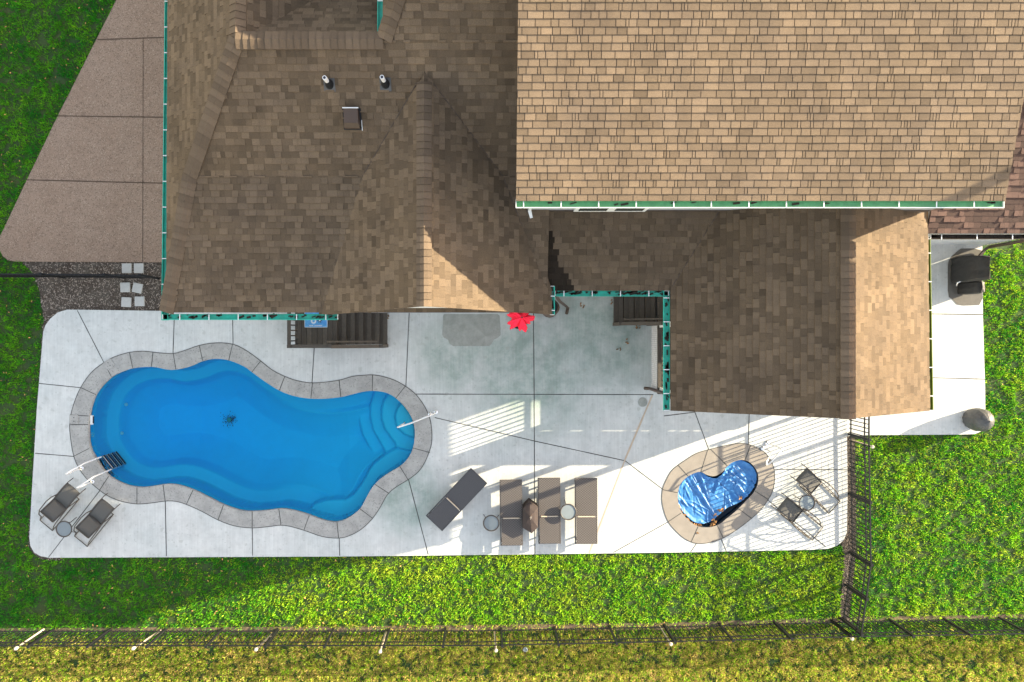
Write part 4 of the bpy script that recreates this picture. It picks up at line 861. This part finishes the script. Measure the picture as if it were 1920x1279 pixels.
# ------------------------------------------------------------------ scattered chips, leaves, grass
def blades(n, region, dens_fn, name, label, kind, material, size, flat=False, zb=-.055, tone=(.7, 1.3)):
    X = RNG.uniform(region[0], region[1], n); Y = RNG.uniform(region[2], region[3], n); k_ = dens_fn(X, Y); X, Y = X[k_], Y[k_]; n = len(X)
    cl_ = (.55*vn(X, Y, 8, 21)+.45*vn(X+3, Y, 15, 22)) if not flat else np.ones(n)
    if not flat: kk_ = RNG.random(n) < np.clip((cl_-.22)*3.2, .06, 1); X, Y, cl_ = X[kk_], Y[kk_], cl_[kk_]; n = len(X)
    L = RNG.uniform(size[0], size[1], n)*(.55+.9*cl_); Wd = RNG.uniform(size[2], size[3], n); A = RNG.uniform(0, 2*np.pi, n); dx, dy = np.cos(A), np.sin(A)
    if flat:
        P = np.stack([np.stack([X-dx*L/2, Y-dy*L/2, np.full(n, zb)+.005], 1), np.stack([X+dy*Wd/2, Y-dx*Wd/2, np.full(n, zb)+RNG.uniform(.004, .02, n)], 1), np.stack([X+dx*L/2, Y+dy*L/2, np.full(n, zb)+RNG.uniform(.004, .03, n)], 1), np.stack([X-dy*Wd/2, Y+dx*Wd/2, np.full(n, zb)+RNG.uniform(.004, .02, n)], 1)], 1); q = 4
    else:
        lean = RNG.uniform(.35, 1.25, n); hx, hz = np.sin(lean)*L, np.cos(lean)*L; tw = RNG.uniform(-.5, .5, n)
        ax_, ay_ = -np.sin(A+tw), np.cos(A+tw)
        P = np.stack([np.stack([X-ax_*Wd/2, Y-ay_*Wd/2, np.full(n, zb)], 1), np.stack([X+ax_*Wd/2, Y+ay_*Wd/2, np.full(n, zb)], 1),
            np.stack([X+dx*hx*.55+ax_*Wd*.4, Y+dy*hx*.55+ay_*Wd*.4, zb+hz*.75], 1), np.stack([X+dx*hx, Y+dy*hx, zb+hz], 1), np.stack([X+dx*hx*.55-ax_*Wd*.4, Y+dy*hx*.55-ay_*Wd*.4, zb+hz*.75], 1)], 1); q = 5
    me = bpy.data.meshes.new(name); me.vertices.add(n*q); me.vertices.foreach_set('co', P.astype(np.float32).ravel())
    me.loops.add(n*q); me.loops.foreach_set('vertex_index', np.arange(n*q)); me.polygons.add(n); me.polygons.foreach_set('loop_start', np.arange(n)*q); me.polygons.foreach_set('loop_total', np.full(n, q))
    a_ = me.attributes.new('tone', 'FLOAT', 'FACE'); a_.data.foreach_set('value', (RNG.uniform(tone[0], tone[1], n)*(.35+1.25*cl_ if not flat else 1)).astype(np.float32))
    me.materials.append(material); me.update(calc_edges=True); me.validate()
    o = bpy.data.objects.new(name, me); COL.objects.link(o); return tag(o, label, kind[0], kind=kind[1])
HOUSE = [(-7.7, .3), (-7.5, 14), (15, 14), (15, 2.5), (10.6, 2.3), (4, -1)]
def notgrass(X, Y, mb=.0):
    return inside(deck, X, Y) | inside(drive, X, Y) | inside(bed, X, Y) | inside(strip, X, Y) | inside(HOUSE, X, Y)
def dry_and_sunlit(X, Y):
    py = CY-Y*F/H; px = X*F/H+CX
    d_ = np.clip((py-1188)/25, 0, 1)*(.95-.45*np.clip((px-1300)/400, 0, 1))+.55*np.clip((px-150)/450, 0, 1)*(py > 1040)*(px < 1590)+.30*(px > 1590)  # dry beyond the fence; elsewhere yellow is painted in where sun falls
    d_ = d_+.30*np.exp(-((py-1045)/10)**2)*(px > 700)+.35*np.exp(-((py-1150)/14)**2)*(px > 1600)
    d_ = d_-.35*((px < 600) & (py < 1175) & (py+.30*px < 1230))  # greener wedge paints the cast shadow into the lawn colour
    return d_+.12+(vn(X, Y, .9, 1)-.5)*.5+(vn(X, Y, 4, 2)-.5)*.3
def cover(X, Y):
    lo = inside(low, X, Y); return ~notgrass(X, Y) & (~lo | (RNG.random(len(X)) < .25))
def bare(X, Y): return vn(X, Y, 2.3, 5) > .90
REG = (-14.6, 16.0, -10.3, 10.2)
ND = 1050000
def dg_(X, Y): return cover(X, Y) & (RNG.random(len(X)) > np.clip(dry_and_sunlit(X, Y), .03, .95)) & ~(bare(X, Y) & (RNG.random(len(X)) < .7))
def dd_(X, Y): return cover(X, Y) & (RNG.random(len(X)) < np.clip(dry_and_sunlit(X, Y), .03, .95)) & ~(bare(X, Y) & (RNG.random(len(X)) < .5))
blades(ND, REG, dg_, 'lawn_grass', 'green lawn grass around the pool deck', ('grass', 'stuff'), M['grass'], (.045, .09, .009, .017), tone=(.7, 1.3))
blades(ND, REG, dd_, 'dry_sunlit_grass', 'dry grass and yellow blades painting sunlight into the green lawn', ('grass', 'stuff'), M['dry_sunlit_grass'], (.045, .09, .010, .019), tone=(.6, 1.3))
REG2 = (-14.6, 16, -10.3, W(0, 1140)[1])
blades(330000, REG2, lambda X, Y: cover(X, Y) & (RNG.random(len(X)) < np.clip(dry_and_sunlit(X, Y)-.45, 0, .6)*((CY-Y*F/H) > 1172)), 'straw_grass', 'straw coloured dead grass beyond the bottom fence', ('grass', 'stuff'), M['straw'], (.045, .09, .010, .019), tone=(.6, 1.3))
bx = (W(-20, 0)[0], W(330, 0)[0], W(0, 1052)[1], W(0, 485)[1])
blades(26000, bx, lambda X, Y: inside(bed, X, Y) & ~inside(deck, X, Y) & ~inside(drive, X, Y), 'mulch_chips', 'brown and grey shredded mulch between driveway and deck', ('mulch', 'stuff'), M['chip'], (.02, .07, .008, .02), True, -.05, (.08, 2.0))
sx = (W(1560, 0)[0], W(1612, 0)[0], W(0, 1170)[1], W(0, 812)[1])
blades(9000, sx, lambda X, Y: inside(strip, X, Y) & ~inside(deck, X, Y), 'mulch_chips', 'dark mulch strip under the right fence', ('mulch', 'stuff'), M['chip'], (.02, .06, .008, .02), True, -.046, (.05, .75))
blades(1500, REG, lambda X, Y: ~notgrass(X, Y) & (X < -2) | (RNG.random(len(X)) < .02) & ~notgrass(X, Y), 'fallen_leaves', 'small orange fallen leaves dotted over the shaded lawn', ('leaves', 'stuff'), M['leaf'], (.03, .06, .02, .035), True, .0, (.6, 2.2))

# ------------------------------------------------------------------ added unseen pine, its crown shaped to shade the left end of the deck
pt = empty('added_shade_pine', (20.5, 4.9, 0), label='unseen pine added to shade the left end of the deck', cat='tree')
k = MB(); k.tube([(20.5, 8.4, -.1), (20.4, 8.3, 4), (20.5, 7.9, 8.3), (20.5, 6.4, 10.2), (20.5, 5.8, 10.8)], [.2, .17, .15, .10, .03], M['shade_bark'], 10)
for i in range(16):
    z = 9.9+i*.05; a_ = i*2.4; L_ = 1.5*(1-abs(z-11)/5); yb = -6.2+1.13*z; k.tube([(20.5, yb, z), (20.5+math.cos(a_)*L_*.5, yb+math.sin(a_)*L_*.6, z+.1), (20.5+math.cos(a_)*L_*.8, yb+math.sin(a_)*L_, z+.2)], [.045, .03, .01], M['shade_bark'], 6)
k.build('shade_pine_trunk', pt)
n = 38000; ph = RNG.uniform(0, 6.28, n); Zc = RNG.uniform(9.46, 10.85, n); rr_ = RNG.random(n)**.45
Xc = 20.5+1.15*rr_*np.cos(ph); Yc = -6.45+1.13*Zc+1.72*rr_*np.sin(ph)+.353*(Xc-20.5); Zc = Zc+(Xc-20.5)/3.2
kk = vn(Xc+Zc, Yc-Zc*.5, 1.6, 9) > .22; Xc, Yc, Zc = Xc[kk], Yc[kk], Zc[kk]; n = len(Xc)
dv_ = RNG.normal(0, 1, (n, 3)); dv_ /= np.linalg.norm(dv_, axis=1)[:, None]; ev = np.cross(dv_, RNG.normal(0, 1, (n, 3))); ev /= np.linalg.norm(ev, axis=1)[:, None]; C_ = np.stack([Xc, Yc, Zc], 1)-np.array([20.5, 4.9, 0])
P = np.stack([C_-dv_*.13, C_+ev*.045, C_+dv_*.13, C_-ev*.045], 1).astype(np.float32)
me = bpy.data.meshes.new('shade_pine_crown'); me.vertices.add(n*4); me.vertices.foreach_set('co', P.ravel()); me.loops.add(n*4); me.loops.foreach_set('vertex_index', np.arange(n*4)); me.polygons.add(n); me.polygons.foreach_set('loop_start', np.arange(n)*4); me.polygons.foreach_set('loop_total', np.full(n, 4))
a_ = me.attributes.new('tone', 'FLOAT', 'FACE'); a_.data.foreach_set('value', RNG.uniform(.6, 1.4, n).astype(np.float32)); me.materials.append(M['shade_needles']); me.update(calc_edges=True)
o = bpy.data.objects.new('shade_pine_crown', me); COL.objects.link(o); o.parent = pt
# sprinkler head beyond the fence and two bigger dead leaves on the patio
sp_ = MB(); q = W(985, 1218); sp_.lathe((q[0], q[1], -.05), [(.06, 0), (.07, .06), (.05, .075), (.045, .06), (.02, .06)], M['tabletop'], 16)
tag(sp_.build('sprinkler_head'), 'small pale green sprinkler cap in the dry grass beyond the fence', 'sprinkler')
lf_ = MB()
for px, py, n_ in ((725, 594, 9), (1092, 573, 6), (1196, 612, 8), (1160, 655, 3), (1178, 640, 3), (1150, 566, 5), (1308, 1002, 2)):
    for i in range(n_):
        x, y, _ = W(px+random.uniform(-4, 4), py+random.uniform(-4, 4)); lf_.box((x, y, random.uniform(.01, .03)), (random.uniform(.03, .07), .03, .005), M['leaf'], Matrix.Rotation(random.random()*3, 3, 'Z') @ Matrix.Rotation(random.uniform(-.4, .4), 3, 'X'), random.uniform(.3, .9))
tag(lf_.build('loose_leaves', tone=True), 'dry brown leaves blown against the stairs on the shaded patio', 'leaves', kind='stuff')
